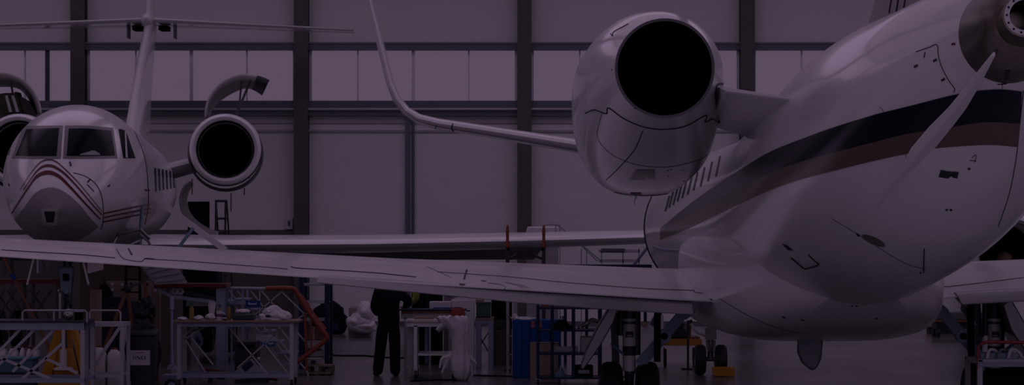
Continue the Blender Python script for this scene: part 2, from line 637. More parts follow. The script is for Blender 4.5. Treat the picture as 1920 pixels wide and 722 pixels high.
pipe = ex.build('exhaust_pipe', heatmetal, jet)
fl = MB().lathe(ec - ed * .004, ed, [(.01, .158), (0, .158), (0, .118), (.01, .118)], 48)
fl.build('flange', white2, pipe)
m_ = MB()
u = ed.cross(V((0, 0, 1))).normalized()
w_ = ed.cross(u)
for k in range(14):
    a = 2 * PI * k / 14
    p = ec + (u * math.cos(a) + w_ * math.sin(a)) * .139
    m_.cyl(p - ed * .002, p - ed * .012, .0085, n=8)
m_.build('bolt', black, pipe)
MB().lathe(ec + ed * .02, ed, [(0, .113), (.45, .1), (.45, .001)], 40).build('bore', black, pipe)

# ventral strakes either side of the tail
rootl = [hs.hit(x, y, -.02) for x, y in ((1608, 438), (1634, 406), (1662, 370), (1690, 338), (1715, 312), (1752, 272), (1784, 233))]
rootl += [P(1812, 196, 19.85), P(1838, 153, 19.4), P(1866, 101, 18.95)]
ext = [0, .03, .055, .085, .125, .21, .20, .155, .10, .03]
for sg in (-1, 1):
    a = math.radians(192 if sg < 0 else -12)
    dr_ = V((math.cos(a), 0, math.sin(a)))
    m_ = MB()
    rt = [p if sg < 0 else V((2 * hull.X(p.y) - p.x, p.y, p.z)) for p in rootl]
    ou = [p + dr_ * e for p, e in zip(rt, ext)]
    mid = [p.lerp(q, .5) + V((0, 0, -.02)) for p, q in zip(rt, ou)]
    n = len(rt)
    up_ = V((-math.sin(a), 0, math.cos(a))) * sg * -1
    sec = []
    for p, q, e in zip(rt, ou, ext):
        h = min(.045, .012 + e * .12)
        sec.append([p + V((0, 0, h)), p.lerp(q, .6) + V((0, 0, h)), q + V((0, 0, .006)), q - V((0, 0, .006)), p.lerp(q, .6) - V((0, 0, h)), p - V((0, 0, h))])
    m_.loft(sec)
    m_.build('ventral_strake', white, jet, smooth=20)

# fin and tailplane
FX = hull.X(23)
fm = MB().loft([foil((FX, 27.0, 4.3), (FX, 20.7, 4.2), (1, 0, 0), .56), foil((FX, 25.0, 5.2), (FX, 20.3, 5.2), (1, 0, 0), .46), foil((FX, 22.2, 8.0), (FX, 19.6, 8.0), (1, 0, 0), .3)])
fin = fm.build('tail_fin', mat('grey_fin_paint', (.36, .33, .33), .35, noise=.15, nscale=4, stretch=(1, 3, .3)), jet)
for k in range(4):
    Skin(fm).line(MB(), [(1668 + k * 13, 24), (1674 + k * 13, -14)], .012).build('panel_seam', seam, fin) if k < 3 else None
for sg in (-1, 1):
    MB().loft([foil((FX + sg * .1, 22.5, 8), (FX + sg * .1, 20.0, 8), (0, 0, 1), .25), foil((FX + sg * 4.9, 20.2, 8.1), (FX + sg * 4.9, 19.0, 8.1), (0, 0, 1), .12)]).build('tailplane', white, jet)

# wings
WX = 3.81
wst = [(.9, 1.69, .66), (1.8, 1.74, .62), (3.6, 1.86, .53), (5.47, 1.975, .46), (7.6, 2.13, .40), (9.75, 2.284, .34), (12, 2.46, .26), (14.2, 2.66, .17)]


def wing_pts(sg, t, z, lift=0):
    le, te = 36.2 - .58 * (t - 1.4), 29.3 - .2 * (t - 1.4)
    return V((WX + sg * t, le, z + lift + .02)), V((WX + sg * t, te, z + lift))


for sg in (-1, 1):
    lift = 0 if sg < 0 else .07
    wm = MB()
    wm.loft([foil(*wing_pts(sg, t, z, lift * min(1, (t - .9) / 1.2)), (-sg * .07, 0, 1), th, 18, .3) for t, z, th in wst])
    wing = wm.build('wing', white, jet, smooth=40)
    ws = Skin(wm)
    # winglet
    tip_le, tip_te = wing_pts(sg, 14.2, 2.66, lift)
    MB().loft([foil(tip_le, tip_te, (0, 0, 1), .17), foil(tip_le + V((sg * .35, -.4, .2)), tip_te + V((sg * .35, -.15, .2)), (-sg, 0, 1), .13), foil(tip_le + V((sg * .75, -1.7, 1.7)), tip_te + V((sg * .75, -1.0, 1.7)), (-sg, 0, .2), .06)]).build('winglet', white, jet)
    # drooped flap
    fl = MB()
    drop = .15 if sg < 0 else .10
    rings = []
    for t in (1.62, 2.6, 3.6, 4.6, 5.6, 6.1):
        z = lerp(1.74, 1.975, (t - 1.8) / 3.67) + lift
        te = 29.3 - .2 * (t - 1.4)
        k = 1 - max(0, (t - 3.2) / 2.9) * .75
        rings.append(foil((WX + sg * t, te + .25, z + .015), (WX + sg * t, te - .2 - .12 * k, z - .01 - drop * k), (0, -.35 * k, 1), .075, 8))
    fl.loft(rings)
    fl.build('flap', mat('flap_shade_grey', (.20, .20, .215), .35, coat=.2, noise=.1), wing)  # wing white darkened: shade on the rear-facing flap put into its colour
    m_ = MB()
    if sg < 0:
        ws.line(m_, [(1325, 536), (1328, 548), (1334, 563)], .012)
        ws.line(m_, [(1318, 550), (1302, 549), (1298, 545), (1200, 541), (1060, 530), (960, 520), (820, 510)], .006, n=60)
        ws.line(m_, [(780, 520), (700, 512), (620, 507), (555, 503), (545, 500)], .008, n=40)
        ws.line(m_, [(540, 505), (480, 500), (400, 494), (330, 489), (270, 486)], .006, n=40)
        ws.line(m_, [(218, 467), (226, 480), (236, 487), (264, 491), (272, 485), (290, 486)], .006, n=40)
        ws.line(m_, [(241, 467), (247, 478)], .012)
        ws.line(m_, [(216, 484), (150, 478), (80, 474), (2, 469)], .007, n=40)
        ws.line(m_, [(875, 507), (870, 524)], .012)
        ws.line(m_, [(902, 527), (912, 528)], .008)
        ws.line(m_, [(800, 500), (845, 520)], .003)
        ws.patch(m_, [(860, 532), (873, 533)], [(866, 538), (868, 538)], 4, 2)
    else:
        ws.line(m_, [(1756, 537), (1770, 536), (1775, 538), (1830, 532), (1919, 521)], .006, n=40)
        ws.line(m_, [(1752, 548), (1766, 560)], .006)
    m_.build('panel_seam', seam, wing)
    if sg < 0:
        mc = MB()
        ws.patch(mc, [(945, 529), (965, 532), (985, 536), (996, 543), (985, 549), (960, 553)], [(947, 530), (964, 534), (974, 538), (977, 542), (972, 546), (955, 551)], 24, 3, .004)
        ws.line(mc, [(915, 531), (938, 534), (948, 539), (940, 545), (925, 548)], .007)
        mc.build('grey_arc', mat('wing_arc_grey', (.14, .13, .15), .3, noise=.05), wing)  # grey crescent and thin arc laid on the upper wing skin
        mb_ = MB()
        p0, p1 = ws.hit(488, 512, 0), ws.hit(548, 517, 0)
        q = [ws.hit(490, 503, .02), ws.hit(546, 505, .02), ws.hit(545, 521, .03), ws.hit(491, 518, .03)]
        if all(q):
            mb_.prism(q, (0, -.12, -.10))
        mb_.build('hinge_fairing', white, wing, bevel=.02)

# engine nacelles
nst = [(25.70, 4.31, .535, .535, .535), (25.85, 4.31, .575, .575, .58), (26.2, 4.305, .655, .65, .70), (26.7, 4.30, .735, .715, .86), (27.3, 4.29, .80, .775, 1.06), (28, 4.28, .83, .80, 1.22),
       (29, 4.27, .835, .82, 1.28), (30, 4.25, .81, .80, 1.18), (30.7, 4.24, .74, .73, .98), (30.95, 4.24, .66, .66, .84), (30.9, 4.24, .60, .6, .76), (30.4, 4.24, .55, .55, .68)]
for sg in (-1, 1):
    def nx(d):
        return hull.X(d) + sg * 2.28
    nm = MB()
    rings = []
    for d, zc, rx, rt, rb in nst:
        ring = []
        for j in range(72):
            a = 2 * PI * j / 72
            c_, s_ = math.cos(a), math.sin(a)
            e = 1 if s_ > 0 else lerp(1, 2 / 2.6, min(1, max(0, (rb / rx - 1) / .4)))
            ring.append((nx(d) + math.copysign(abs(c_) ** e, c_) * rx, d, zc + (math.copysign(abs(s_) ** e, s_) * (rt if s_ > 0 else rb))))
        rings.append(ring)
    nm.loft(rings, True, False, False)
    nac = nm.build('engine_nacelle', white, jet, smooth=60)
    ns = Skin(nm)
    MB().lathe((nx(25.7), 25.7, 4.31), (0, 1, 0), [(.03, .535), (-.008, .535), (-.008, .505), (.1, .5)], 72).build('exhaust_lip', mat('exhaust_lip_metal', (.09, .09, .10), .35, metal=.8, noise=.2), nac)
    MB().lathe((nx(25.7), 25.7, 4.31), (0, 1, 0), [(.0, .503), (1.2, .49), (2.0, .40), (2.0, .001)], 64).build('exhaust_duct', black, nac)
    MB().lathe((nx(26.6), 26.3, 4.28), (0, 1, 0), [(0, .001), (.1, .06), (.5, .16), (1.3, .22)], 40).build('exhaust_plug', mat('dark_plug', (.01, .014, .022), .4, metal=.5, noise=.2), nac)
    m_ = MB()
    if sg < 0:
        ns.line(m_, [(1098, 212), (1115, 206), (1137, 213), (1141, 202), (1170, 222), (1205, 237), (1243, 242), (1285, 236), (1323, 216), (1322, 229), (1335, 223), (1345, 228)], .009, n=90)
        ns.line(m_, [(1145, 63), (1149, 68), (1151, 60), (1178, 45)], .006, n=20)
        ns.line(m_, [(1128, 214), (1120, 255), (1140, 284), (1175, 303), (1215, 312), (1260, 312), (1310, 300), (1330, 288)], .003, n=60)
        ns.line(m_, [(1205, 245), (1190, 280), (1160, 315), (1136, 338)], .006, n=30)
        ns.line(m_, [(1100, 340), (1125, 353), (1160, 362), (1200, 366), (1240, 365), (1275, 357)], .006, n=40)
        ns.patch(m_, [(1182, 361), (1203, 361)], [(1183, 365), (1203, 365)], 6, 1)
        for x, y in ((1252, 320), (1280, 319), (1258, 318), (1282, 340), (1253, 330), (1147, 131), (1340, 127), (1209, 45), (1297, 55), (1277, 213), (1190, 203)):
            a = ns.hit(x, y, -.005)
            if a:
                m_.cyl(a, ns.hit(x, y, .005), .009, n=8)
        ns.line(m_, [(1355, 157), (1344, 160), (1341, 180), (1347, 215), (1348, 230)], .012, n=30)
        m_.build('cowl_seam', seam, nac)
        mg = MB()
        ns.patch(mg, [(1192, 318), (1213, 318)], [(1180, 337), (1210, 336)], 5, 3)
        ns.patch(mg, [(1212, 318), (1228, 318)], [(1213, 334), (1228, 335)], 5, 3)
        mg.build('oil_panel', mat('dull_panel_grey', (.30, .28, .29), .3, noise=.1), nac)
        MB().cyl(P(1192, 366, 28.9), P(1192, 374, 28.9), .012, n=8).cyl(P(1190, 374, 28.9), P(1189, 384, 28.9), .007, n=8).build('drain_mast', white2, nac)
    # pylon
    xa, xb = nx(26) - sg * .62, hull.X(24) + sg * .95
    MB().loft([foil((xa, 29.2, 4.05), (xa, 25.25, 4.03), (0, 0, 1), .42, 12), foil((xb, 29.4, 3.85), (xb, 23.3, 3.80), (0, 0, 1), .46, 12)]).build('engine_pylon', white2, jet)

# belly antenna
MB().prism([P(1497, 622, 30.1), P(1545, 622, 30.1), P(1541, 672, 30.1), P(1533, 690, 30.1), P(1522, 696, 30.1), P(1503, 680, 30.1), P(1495, 660, 30.1)], (0, .09, 0)).build('blade_antenna', mat('slate_blade', (.17, .19, .24), .3, noise=.1), jet, bevel=.03)


# ---------------------------------------------------------------- landing gear
def wheel(mb_name, c, r, w, parent, axis=(1, 0, 0)):
    c = V(c)
    ax = V(axis).normalized()
    t_ = MB().lathe(c - ax * (w / 2), ax, [(0.02, r * .55), (0, r * .7), (.0, r * .82), (w * .12, r * .95), (w * .3, r), (w * .7, r), (w * .88, r * .95), (w, r * .82), (w, r * .7), (w - .02, r * .55)], 40)
    o = t_.build(mb_name, rubber, parent)
    h = MB()
    for s_ in (-1, 1):
        h.lathe(c + ax * s_ * (w / 2 - .03), ax * s_, [(-.04, r * .56), (.01, r * .55), (.015, r * .48), (-.03, r * .4), (-.03, r * .25), (.02, r * .22), (.03, r * .1), (.03, .001)], 28)
    h.build('hub', mat('wheel_hub_grey', (.26, .27, .30), .4, metal=.4, noise=.1), o)
    return o


for sg in (-1, 1):
    gx = WX + sg * 2.32
    gd = 30.5
    g_ = MB()
    g_.cyl((gx, gd, 1.72), (gx, gd, 1.40), .085).cyl((gx - .11, gd + .02, 1.75), (gx - .11, gd + .02, 1.25), .04).cyl((gx + .1, gd + .1, 1.7), (gx + .1, gd + .1, 1.0), .05).beam((gx - .2, gd + .15, 1.7), (gx - .16, gd + .2, .9), .09)
    g_.cyl((gx, gd, .86), (gx, gd, .42), .06).cyl((gx - .22, gd, .46), (gx + .22, gd, .46), .06)
    for k in range(5):
        z = .84 - k * .06
        g_.tube([(gx + .1 * math.cos(k), gd - .07, z), (gx + .03, gd - .12, z - .08), (gx - .09, gd - .09, z - .12), (gx - .05, gd - .1, z - .25)], .012, 6, smooth=12)
    gear = g_.build('main_gear', mat('gear_dark_metal', (.03, .045, .06), .4, metal=.4, noise=.2), jet)
    MB().cyl((gx, gd, 1.46), (gx, gd, .80), .083, n=28).cyl((gx, gd, 1.47), (gx, gd, 1.43), .09, n=28).build('shock_strut', white2, gear)
    MB().lathe((gx, gd, 1.29 - .19 - .1), (0, 0, 1), [(0, .085), (.12, .085)], 28).lathe((gx, gd, 1.005), (0, 0, 1), [(0, .086), (.02, .086)], 28).build('label_band', seam, gear)
    lm = MB().box((gx, gd - .083, 1.27), (.1, .012, .075))
    lm.build('placard', seam, gear)
    MB().box((gx, gd - .09, 1.255), (.06, .004, .018)).build('placard_print', grey, gear)
    for s_ in (-1, 1):
        wheel('wheel', (gx + s_ * .23, gd, .46), .46, .28, gear)
    # side brace, running up and inboard
    b0, b1 = V((gx - sg * .12, gd - .1, .88)), V((gx - sg * .66, gd - .15, 1.52))
    bm = MB().beam(b0, b1, .13, .09).beam(b1, b1 + V((-sg * .12, 0, .1)), .16, .1)
    pv = b0.lerp(b1, .58)
    bm.cyl(pv + V((0, -.08, 0)), pv + V((0, .06, 0)), .088, n=24)
    br = bm.build('side_brace', gearblue, gear)
    MB().lathe(pv + V((0, -.083, 0)), (0, 1, 0), [(.0, .001), (0, .045), (.01, .048)], 24).build('pivot_pin', black, gear)
    MB().beam((gx - sg * .28, gd - .1, 1.38), (gx - sg * .42, gd - .1, 1.62), .07, .05).build('lock_link', gearblue, gear)
    MB().beam((gx - sg * .34, gd - .25, .93), (gx - sg * .345, gd - .22, 1.66), .085, .02).build('hanging_strap', black, gear)
    # gear door
    if sg < 0:
        pts = [(1147, 570), (1160, 575), (1150, 606), (1125, 650), (1094, 694), (1088, 690), (1098, 658), (1121, 612)]
    else:
        pts = [(1880, 572), (1896, 560), (1925, 610), (1948, 668), (1944, 690), (1920, 655), (1896, 620)]
    MB().prism([P(x, y, 30.0) for x, y in pts], (.03, .9, 0)).build('gear_door', mat('polished_door', (.20, .20, .22), .25, metal=.5, noise=.1), gear, bevel=.015)
    MB().beam(P(1147 if sg < 0 else 1900, 645, 30.3), (gx, gd + .05, .95), .035).build('door_link', gearblue, gear)

# nose gear
nx_, nd = 3.605, 43.6
g_ = MB().cyl((nx_, nd, 1.5), (nx_, nd, .3), .055).cyl((nx_ - .19, nd, .285), (nx_ + .19, nd, .285), .04).beam((nx_, nd - .08, 1.0), (nx_, nd - .5, 1.5), .06).box((nx_, nd - .05, .75), (.2, .12, .22)).beam((nx_ - .07, nd - .06, .62), (nx_ - .05, nd - .16, .42), .04).beam((nx_ + .07, nd - .06, .62), (nx_ + .05, nd - .16, .42), .04)
ng = g_.build('nose_gear', mat('nose_gear_metal', (.20, .20, .22), .4, metal=.4, noise=.2), jet)
for s_ in (-1, 1):
    wheel('wheel', (nx_ + s_ * .19, nd, .275), .275, .2, ng)
# ---------------------------------------------------------------- the jet with the maroon stripes, nose on
JL = (-3.078, -.1052)
ljet = thing('business_jet', 'white jet facing the camera with maroon nose stripes and open engine cowls', 'airplane', (-8, 48, 0), 'business jets in the hangar')
lh = Hull([(36.3, 2.93, .03), (36.45, 2.95, .26), (36.9, 3.03, .55), (37.6, 3.17, .82), (38.5, 3.34, 1.02), (39.5, 3.47, 1.14), (40.8, 3.55, 1.20), (54, 3.55, 1.20), (58, 3.75, 1.0), (61, 4.0, .7), (64.6, 4.35, .22)], JL, 96)
lm_ = lh.skin(MB())
lsk = Skin(lm_)
lfus = lm_.build('fuselage', white, ljet, smooth=60)
# radome and stripes
rb = mat('radome_grey', (.25, .24, .25), .45, noise=.04)
lsk.patch(MB(), [(20, 421), (45, 390), (67, 362), (92, 352), (117, 358), (145, 380), (170, 410), (184, 424)], [(20, 423), (40, 445), (60, 452), (95, 455), (125, 455), (150, 449), (170, 437), (184, 426)], 90, 40, .006).build('radome', rb, ljet)
for k, (c, w0, w1) in enumerate([([(38.6, 356), (57, 327), (75, 306), (91, 300), (107, 305), (130, 326), (150, 347), (174, 376), (191, 397)], 1.8, 1.2),
                  ([(44, 357), (65, 327), (77, 315), (90, 311), (105, 315), (125, 330), (150, 357), (174, 385), (191, 403)], 3.6, 1.6),
                  ([(17, 408), (37, 377), (55, 350), (70, 331), (90, 324), (110, 331), (130, 350), (155, 377), (174, 397), (188, 411)], 5.2, 2.0)]):
    n = len(c)
    ww = [1.45 * lerp(w1, w0, math.sin(PI * i / (n - 1)) ** 2) for i in range(n)]
    lsk.patch(MB(), [(x, y - q / 2) for (x, y), q in zip(c, ww)], [(x, y + q / 2) for (x, y), q in zip(c, ww)], 90, 3, .010).build('nose_stripe', maroon, ljet)
for a, b in (((194, 400), (282, 383)), ((195, 407.5), (282, 391)), ((193, 416), (281, 399))):
    lsk.patch(MB(), [(a[0], a[1] - 1.3), ((a[0] + b[0]) / 2, (a[1] + b[1]) / 2 - 1.8), (b[0], b[1] - 1.6)], [(a[0], a[1] + 1.3), ((a[0] + b[0]) / 2, (a[1] + b[1]) / 2 + 1), (b[0], b[1] + 1)], 20, 2, .007).build('side_stripe', maroon, ljet)
for a, b in (((14, 397), (2, 391)), ((16, 404), (4, 400)), ((17, 411), (6, 408))):
    lsk.patch(MB(), [(a[0], a[1] - 1.2), (b[0], b[1] - 1.2)], [(a[0], a[1] + 1.2), (b[0], b[1] + 1.2)], 8, 2, .007).build('side_stripe', maroon, ljet)
m_ = MB()
lsk.line(m_, [(137, 324), (160, 331), (178, 344), (188, 361), (193, 385), (193, 415), (189, 430)], .008, n=40)
lsk.line(m_, [(131, 304), (133, 312)], .014)
lsk.line(m_, [(169, 336), (164, 342)], .014)
lsk.line(m_, [(163, 346), (176, 359)], .009)
lsk.line(m_, [(202, 350), (206, 347)], .012)
lsk.line(m_, [(16, 345), (18, 348)], .012)
lsk.line(m_, [(272, 356), (280, 357)], .014)
lsk.line(m_, [(250, 243), (268, 285), (276, 330), (278, 380), (272, 420)], .009, n=40)
m_.build('panel_seam', seam, lfus)
# windscreen
wf = mat('windscreen_surround', (.16, .145, .15), .4, noise=.15, nscale=20)
fr = lsk.patch(MB(), [(44, 237), (80, 236), (118, 236)], [(22, 297), (65, 298), (114, 298)], 40, 24, .005).build('windscreen_frame', wf, ljet)
lsk.patch(MB(), [(50, 243), (80, 242), (111, 241)], [(30, 292), (65, 293), (106, 293)], 40, 24, .010).build('pane', winglass, fr)
fr = lsk.patch(MB(), [(122, 236), (165, 236), (212, 240)], [(118, 298), (165, 298), (220, 297)], 40, 24, .005).build('windscreen_frame', wf, ljet)
lsk.patch(MB(), [(129, 242), (165, 242), (208, 246)], [(125, 293), (165, 293), (215, 292)], 40, 24, .010).build('pane', winglass, fr)
pn = lsk.patch(MB(), [(150, 290), (165, 286), (175, 283), (187, 290)], [(150, 292), (165, 292), (175, 292), (187, 292)], 8, 2, .013).build('dashboard_paper', mat('pale_paper', (.3, .3, .3), .6, noise=.05), fr)
fr = lsk.patch(MB(), [(222, 242), (229, 243), (236, 246)], [(231, 297), (243, 297), (254, 297)], 8, 8, .004).build('side_window', winglass, ljet)
lsk.patch(MB(), [(233, 246), (236, 247)], [(235, 296), (239, 296)], 6, 6, .008).build('window_post', white, fr)
lsk.patch(MB(), [(27, 247), (30, 245)], [(12, 290), (17, 291)], 8, 4, .004).build('side_window', winglass, ljet)
# little camera window in the nose bulge
lsk.patch(MB(), [(78, 393), (94, 389), (110, 393)], [(81, 421), (94, 424), (107, 421)], 30, 20, .012).build('sensor_bulge', mat('pale_bulge', (.40, .385, .39), .4, noise=.04), ljet)
lsk.patch(MB(), [(84, 396), (104, 396)], [(88, 416), (101, 416)], 14, 12, .018).build('sensor_window', mat('dark_green_glass', (.012, .024, .024), .15, noise=.2), ljet)
# cabin windows along the far side
for x in (291, 298, 305, 312, 319, 325):
    h = 22 - (x - 291) * .2
    lsk.patch(MB(), [(x - 2, 337 - h), (x + 1.2, 337 - h)], [(x, 337 + h), (x + 3, 337 + h)], 4, 8, .006).build('cabin_window', winglass, ljet)

# engines
for sg in (-1, 1):
    def lx(d):
        return JL[0] + JL[1] * d + sg * 2.31
    n0 = V((lx(53.5), 53.5, 4.47))
    ax = V((JL[1], 1, .0)).normalized()
    nm = MB().lathe(n0, ax, [(.7, .60), (.2, .645), (.04, .68), (0, .72), (.05, .765), (.25, .80), (.7, .82)], 64)
    nac = nm.build('engine_nacelle', white, ljet, smooth=60)
    MB().lathe(n0, ax, [(.03, .685), (-.006, .715), (.01, .735), (.05, .752)], 64).build('inlet_lip', white2, nac)
    MB().lathe(n0, ax, [(.2, .64), (1.0, .58), (1.0, .001)], 48).build('inlet_duct', black, nac)
    MB().lathe(n0 + ax * .7, ax, [(0, .001), (.1, .06), (.28, .14)], 32).build('spinner', mat('spinner_dark', (.008, .009, .014), .5, noise=.1), nac)
    fan = MB()
    for k in range(24):
        a = 2 * PI * k / 24
        r0 = V((math.cos(a), 0, math.sin(a)))
        tg = V((-math.sin(a), 0, math.cos(a)))
        fan.add([n0 + ax * .88 + r0 * .13 - tg * .01, n0 + ax * .95 + r0 * .13 + tg * .01, n0 + ax * .96 + r0 * .57 + tg * .05, n0 + ax * .86 + r0 * .57 - tg * .05], [(0, 1, 2, 3)])
    fan.build('fan', mat('fan_metal', (.006, .007, .012), .5, spec=.2, noise=.2), nac)
    core = MB().lathe(n0, ax, [(.7, .80), (.75, .70), (1.6, .68), (2.6, .60), (3.6, .5), (3.6, .3)], 40)
    for k in range(12):
        a = PI + PI * k / 11
        core.box(n0 + ax * (1 + .1 * (k % 3)) + V((math.cos(a) * .70, 0, math.sin(a) * .72)), (.14, .5, .14))
    core.build('engine_core', mat('engine_core_dark', (.03, .03, .035), .5, metal=.4, noise=.3, nscale=8), nac)
    MB().lathe(n0 + V((0, 0, -.075)), ax, [(.3, .80), (.35, .84), (1.2, .86), (1.25, .80)], 64).build('cowl_ring', mat('cowl_ring_dark', (.06, .058, .065), .4, noise=.3, nscale=10), nac)
    # pylon
    MB().loft([foil((lx(55) - sg * .6, 54.9, 4.25), (lx(55) - sg * .6, 58, 4.25), (0, 0, 1), .34), foil((lx(55) - sg * 1.45, 54.3, 4.0), (lx(55) - sg * 1.45, 58, 4.0), (0, 0, 1), .36)]).build('engine_pylon', white2, ljet)


def shell(a, b, d0, d1, n=24):
    A, B = resample([(x, y, 0) for x, y in a], n), resample([(x, y, 0) for x, y in b], n)
    return MB().loft([[P(p.x, p.y, d0) for p in A], [P(q.x, q.y, d1) for q in B]], False, False, False)


def thick(o, t):
    s_ = o.modifiers.new('shell', 'SOLIDIFY')
    s_.thickness = t
    s_.offset = 0
    return o


cowlin = mat('cowl_inner_grey', (.42, .40, .40), .45, noise=.2, nscale=5)
cw = thick(shell([(385, 222), (388, 195), (400, 172), (420, 153), (447, 142), (475, 143), (503, 153)], [(392, 222), (397, 205), (410, 190), (430, 176), (455, 165), (474, 166), (493, 176)], 54.4, 56.6).build('open_cowl', cowlin, ljet), .05)
thick(shell([(481, 145), (492, 148), (503.5, 153)], [(474, 165), (483, 169), (493, 176)], 54.33, 56.5, 8).build('cowl_end_frame', mat('cowl_frame_dark', (.035, .04, .05), .5, noise=.3, nscale=12), cw), .09)
MB().tube([P(470, 150, 55), P(443, 216, 54.6)], .028).build('prop_rod', dgrey, cw)
MB().tube([P(453, 152, 55), P(449, 196, 54.6), P(442, 216, 54.6)], .022).build('prop_rod', dgrey, cw)
thick(shell([(356, 340), (344, 352), (338, 375), (343, 400), (360, 425), (385, 439), (408, 442)], [(362, 344), (353, 358), (349, 378), (356, 400), (372, 418), (392, 430), (410, 436)], 54.6, 56.2).build('open_cowl', cowlin, ljet), .05)
cw = thick(shell([(-70, 180), (-50, 150), (-20, 138), (15, 139), (42, 150), (60, 168), (72, 190), (77, 214)], [(-60, 190), (-45, 172), (-18, 164), (12, 161), (36, 165), (50, 178), (60, 195), (66, 214)], 54.4, 56.6).build('open_cowl', cowlin, ljet), .05)
MB().tube([P(20, 152, 55), P(24, 176, 54.8)], .025).build('prop_rod', dgrey, cw)
# engine exposed under the raised cowl
eb = MB().lathe(P(14, 228, 55.2), (JL[1], 1, 0), [(0, .1), (0, .66), (1.2, .66), (1.3, .1)], 48)
eo = eb.build('accessory_case', mat('engine_case_black', (.008, .009, .012), .4, noise=.3), ljet)
gb = mat('olive_wrap', (.035, .042, .012), .6, noise=.3)
st = MB().prism([P(0, 182, 55.1), P(8, 178, 55.1), P(20, 212, 55.1), P(3, 212, 55.1)], (0, .5, 0)).prism([P(14, 176, 55.1), P(21, 174, 55.1), P(34, 212, 55.1), P(24, 212, 55.1)], (0, .5, 0)).prism([P(26, 173, 55.1), P(31, 172, 55.1), P(42, 212, 55.1), P(37, 212, 55.1)], (0, .5, 0))
st.build('engine_wrap', gb, eo)
for a, b in ((9, 17), (21, 30)):
    MB().prism([P(a, 180, 55.05), P(a + 5, 178, 55.05), P(b + 6, 210, 55.05), P(b, 210, 55.05)], (0, .3, 0)).build('white_duct', white2, eo)
# streamers hanging under the engine
for x, y0, y1 in ((360, 335, 365), (433, 362, 397), (458, 352, 366)):
    MB().bx(P(x, 0, 54).x - .012, P(x, 0, 54).x + .012, 54, 54.02, P(0, y1, 54).z, P(0, y0, 54).z).build('warning_streamer', mat('streamer_red', (.16, .03, .035), .6, noise=.1), ljet)

# fin and tailplane
fx = JL[0] + JL[1] * 62
MB().loft([foil((fx + .30, 57.8, 4.5), (fx - .1, 64.4, 4.4), (1, .1, 0), .70), foil((fx + .1, 59.6, 5.2), (fx - .15, 64.6, 5.2), (1, .1, 0), .44), foil((fx + .02, 61.2, 6.4), (fx - .2, 65.2, 6.4), (1, .1, 0), .36), foil((fx + .06, 63.0, 8.15), (fx - .2, 65.9, 8.15), (1, .1, 0), .30), foil((fx + .06, 63.0, 8.9), (fx - .2, 65.9, 8.9), (1, .1, 0), .2)]).build('tail_fin', white, ljet)
MB().lathe((fx + .06, 62.6, 8.22), (-.1, 1, 0), [(0, .01), (.1, .1), (.4, .17), (1.5, .2), (3, .12), (3.4, .02)], 24).build('fin_bullet', white, ljet)
for sg in (-1, 1):
    MB().loft([foil((fx + sg * .1, 63.1, 8.24), (fx + sg * .1, 65.5, 8.24), (0, 0, 1), .17), foil((fx + sg * 5.3, 64.5 + sg * .5, 8.12), (fx + sg * 5.3, 65.6 + sg * .5, 8.12), (0, 0, 1), .09)]).build('tailplane', white, ljet)
    MB().bx(fx + sg * .35 - .12, fx + sg * .35 + .12, 63.6, 64.2, 8.0, 8.12).build('tail_lamp', black, ljet)
    MB().bx(fx + sg * .62 - .02, fx + sg * .62 + .02, 63.8, 64.2, 7.8, 8.15).build('static_wick', dgrey, ljet)

# wings
for sg in (-1, 1):
    wx0 = -7.95
    rows = []
    for t, z, th in ((.8, 2.36, .40), (2.2, 2.35, .38), (5, 2.36, .38), (8, 2.42, .36), (11.6, 2.52, .30), (14.2, 2.62, .16)):
        le = 46.2 + .56 * (t - 1) + sg * .1 * t
        te = 52.6 + .2 * (t - 1) + sg * .1 * t
        rows.append(foil((wx0 + sg * t, le, z), (wx0 + sg * t, te, z + .02), (0, 0, 1), th))
    MB().loft(rows).build('wing', white, ljet)
    t = 14.2
    le, te = V((wx0 + sg * t, 53.6 + sg * 1.4, 2.62)), V((wx0 + sg * t, 55.3 + sg * 1.4, 2.62))
    MB().loft([foil(le, te, (0, 0, 1), .14), foil(le + V((sg * .3, .4, .2)), te + V((sg * .3, .2, .2)), (-sg, 0, 1), .12), foil(le + V((sg * .6, 1.4, 1.5)), te + V((sg * .6, .7, 1.5)), (-sg, 0, .2), .05)]).build('winglet', white, ljet)
    fr_ = []
    for t in (2.4, 5.5, 8.7):
        te = 52.6 + .2 * (t - 1) + sg * .1 * t
        fr_.append(foil((wx0 + sg * t, te - .3, 2.34 + .005 * t), (wx0 + sg * (t - .25 * (t > 8)), te + .5, 1.99 + .0 * t), (0, .5, 1), .1))
    MB().loft(fr_).build('flap', mat('flap_underside', (.24, .20, .19), .5, noise=.15), ljet)

# nose gear
gx, gd = -7.48, 40.4
g_ = MB().cyl((gx, gd, 2.6), (gx, gd, 1.05), .075).cyl((gx, gd, 1.1), (gx, gd, .42), .05).box((gx, gd - .05, 1.88), (.2, .16, .26)).beam((gx - .08, gd - .1, 1.75), (gx - .04, gd - .15, 1.2), .05).beam((gx + .08, gd - .1, 1.75), (gx + .04, gd - .15, 1.2), .05).cyl((gx - .2, gd, .4), (gx + .2, gd, .4), .04)
for k in range(6):
    g_.tube([(gx - .1, gd - .1, 1.6 - .1 * k), (gx + .05 * math.sin(k * 2), gd - .2, 1.5 - .1 * k), (gx + .1, gd - .1, 1.35 - .1 * k)], .014, 6, smooth=10)
ng = g_.build('nose_gear', mat('gear_dark_metal', (.03, .045, .06)), ljet)
MB().prism([(gx - .11, gd - .14, 1.98), (gx + .11, gd - .14, 1.98), (gx + .08, gd - .14, 1.55), (gx - .08, gd - .14, 1.55)], (0, .04, 0)).build('torque_link', gearblue, ng)
MB().box((gx, gd - .16, 1.83), (.1, .03, .12)).build('gear_lamp', black, ng)
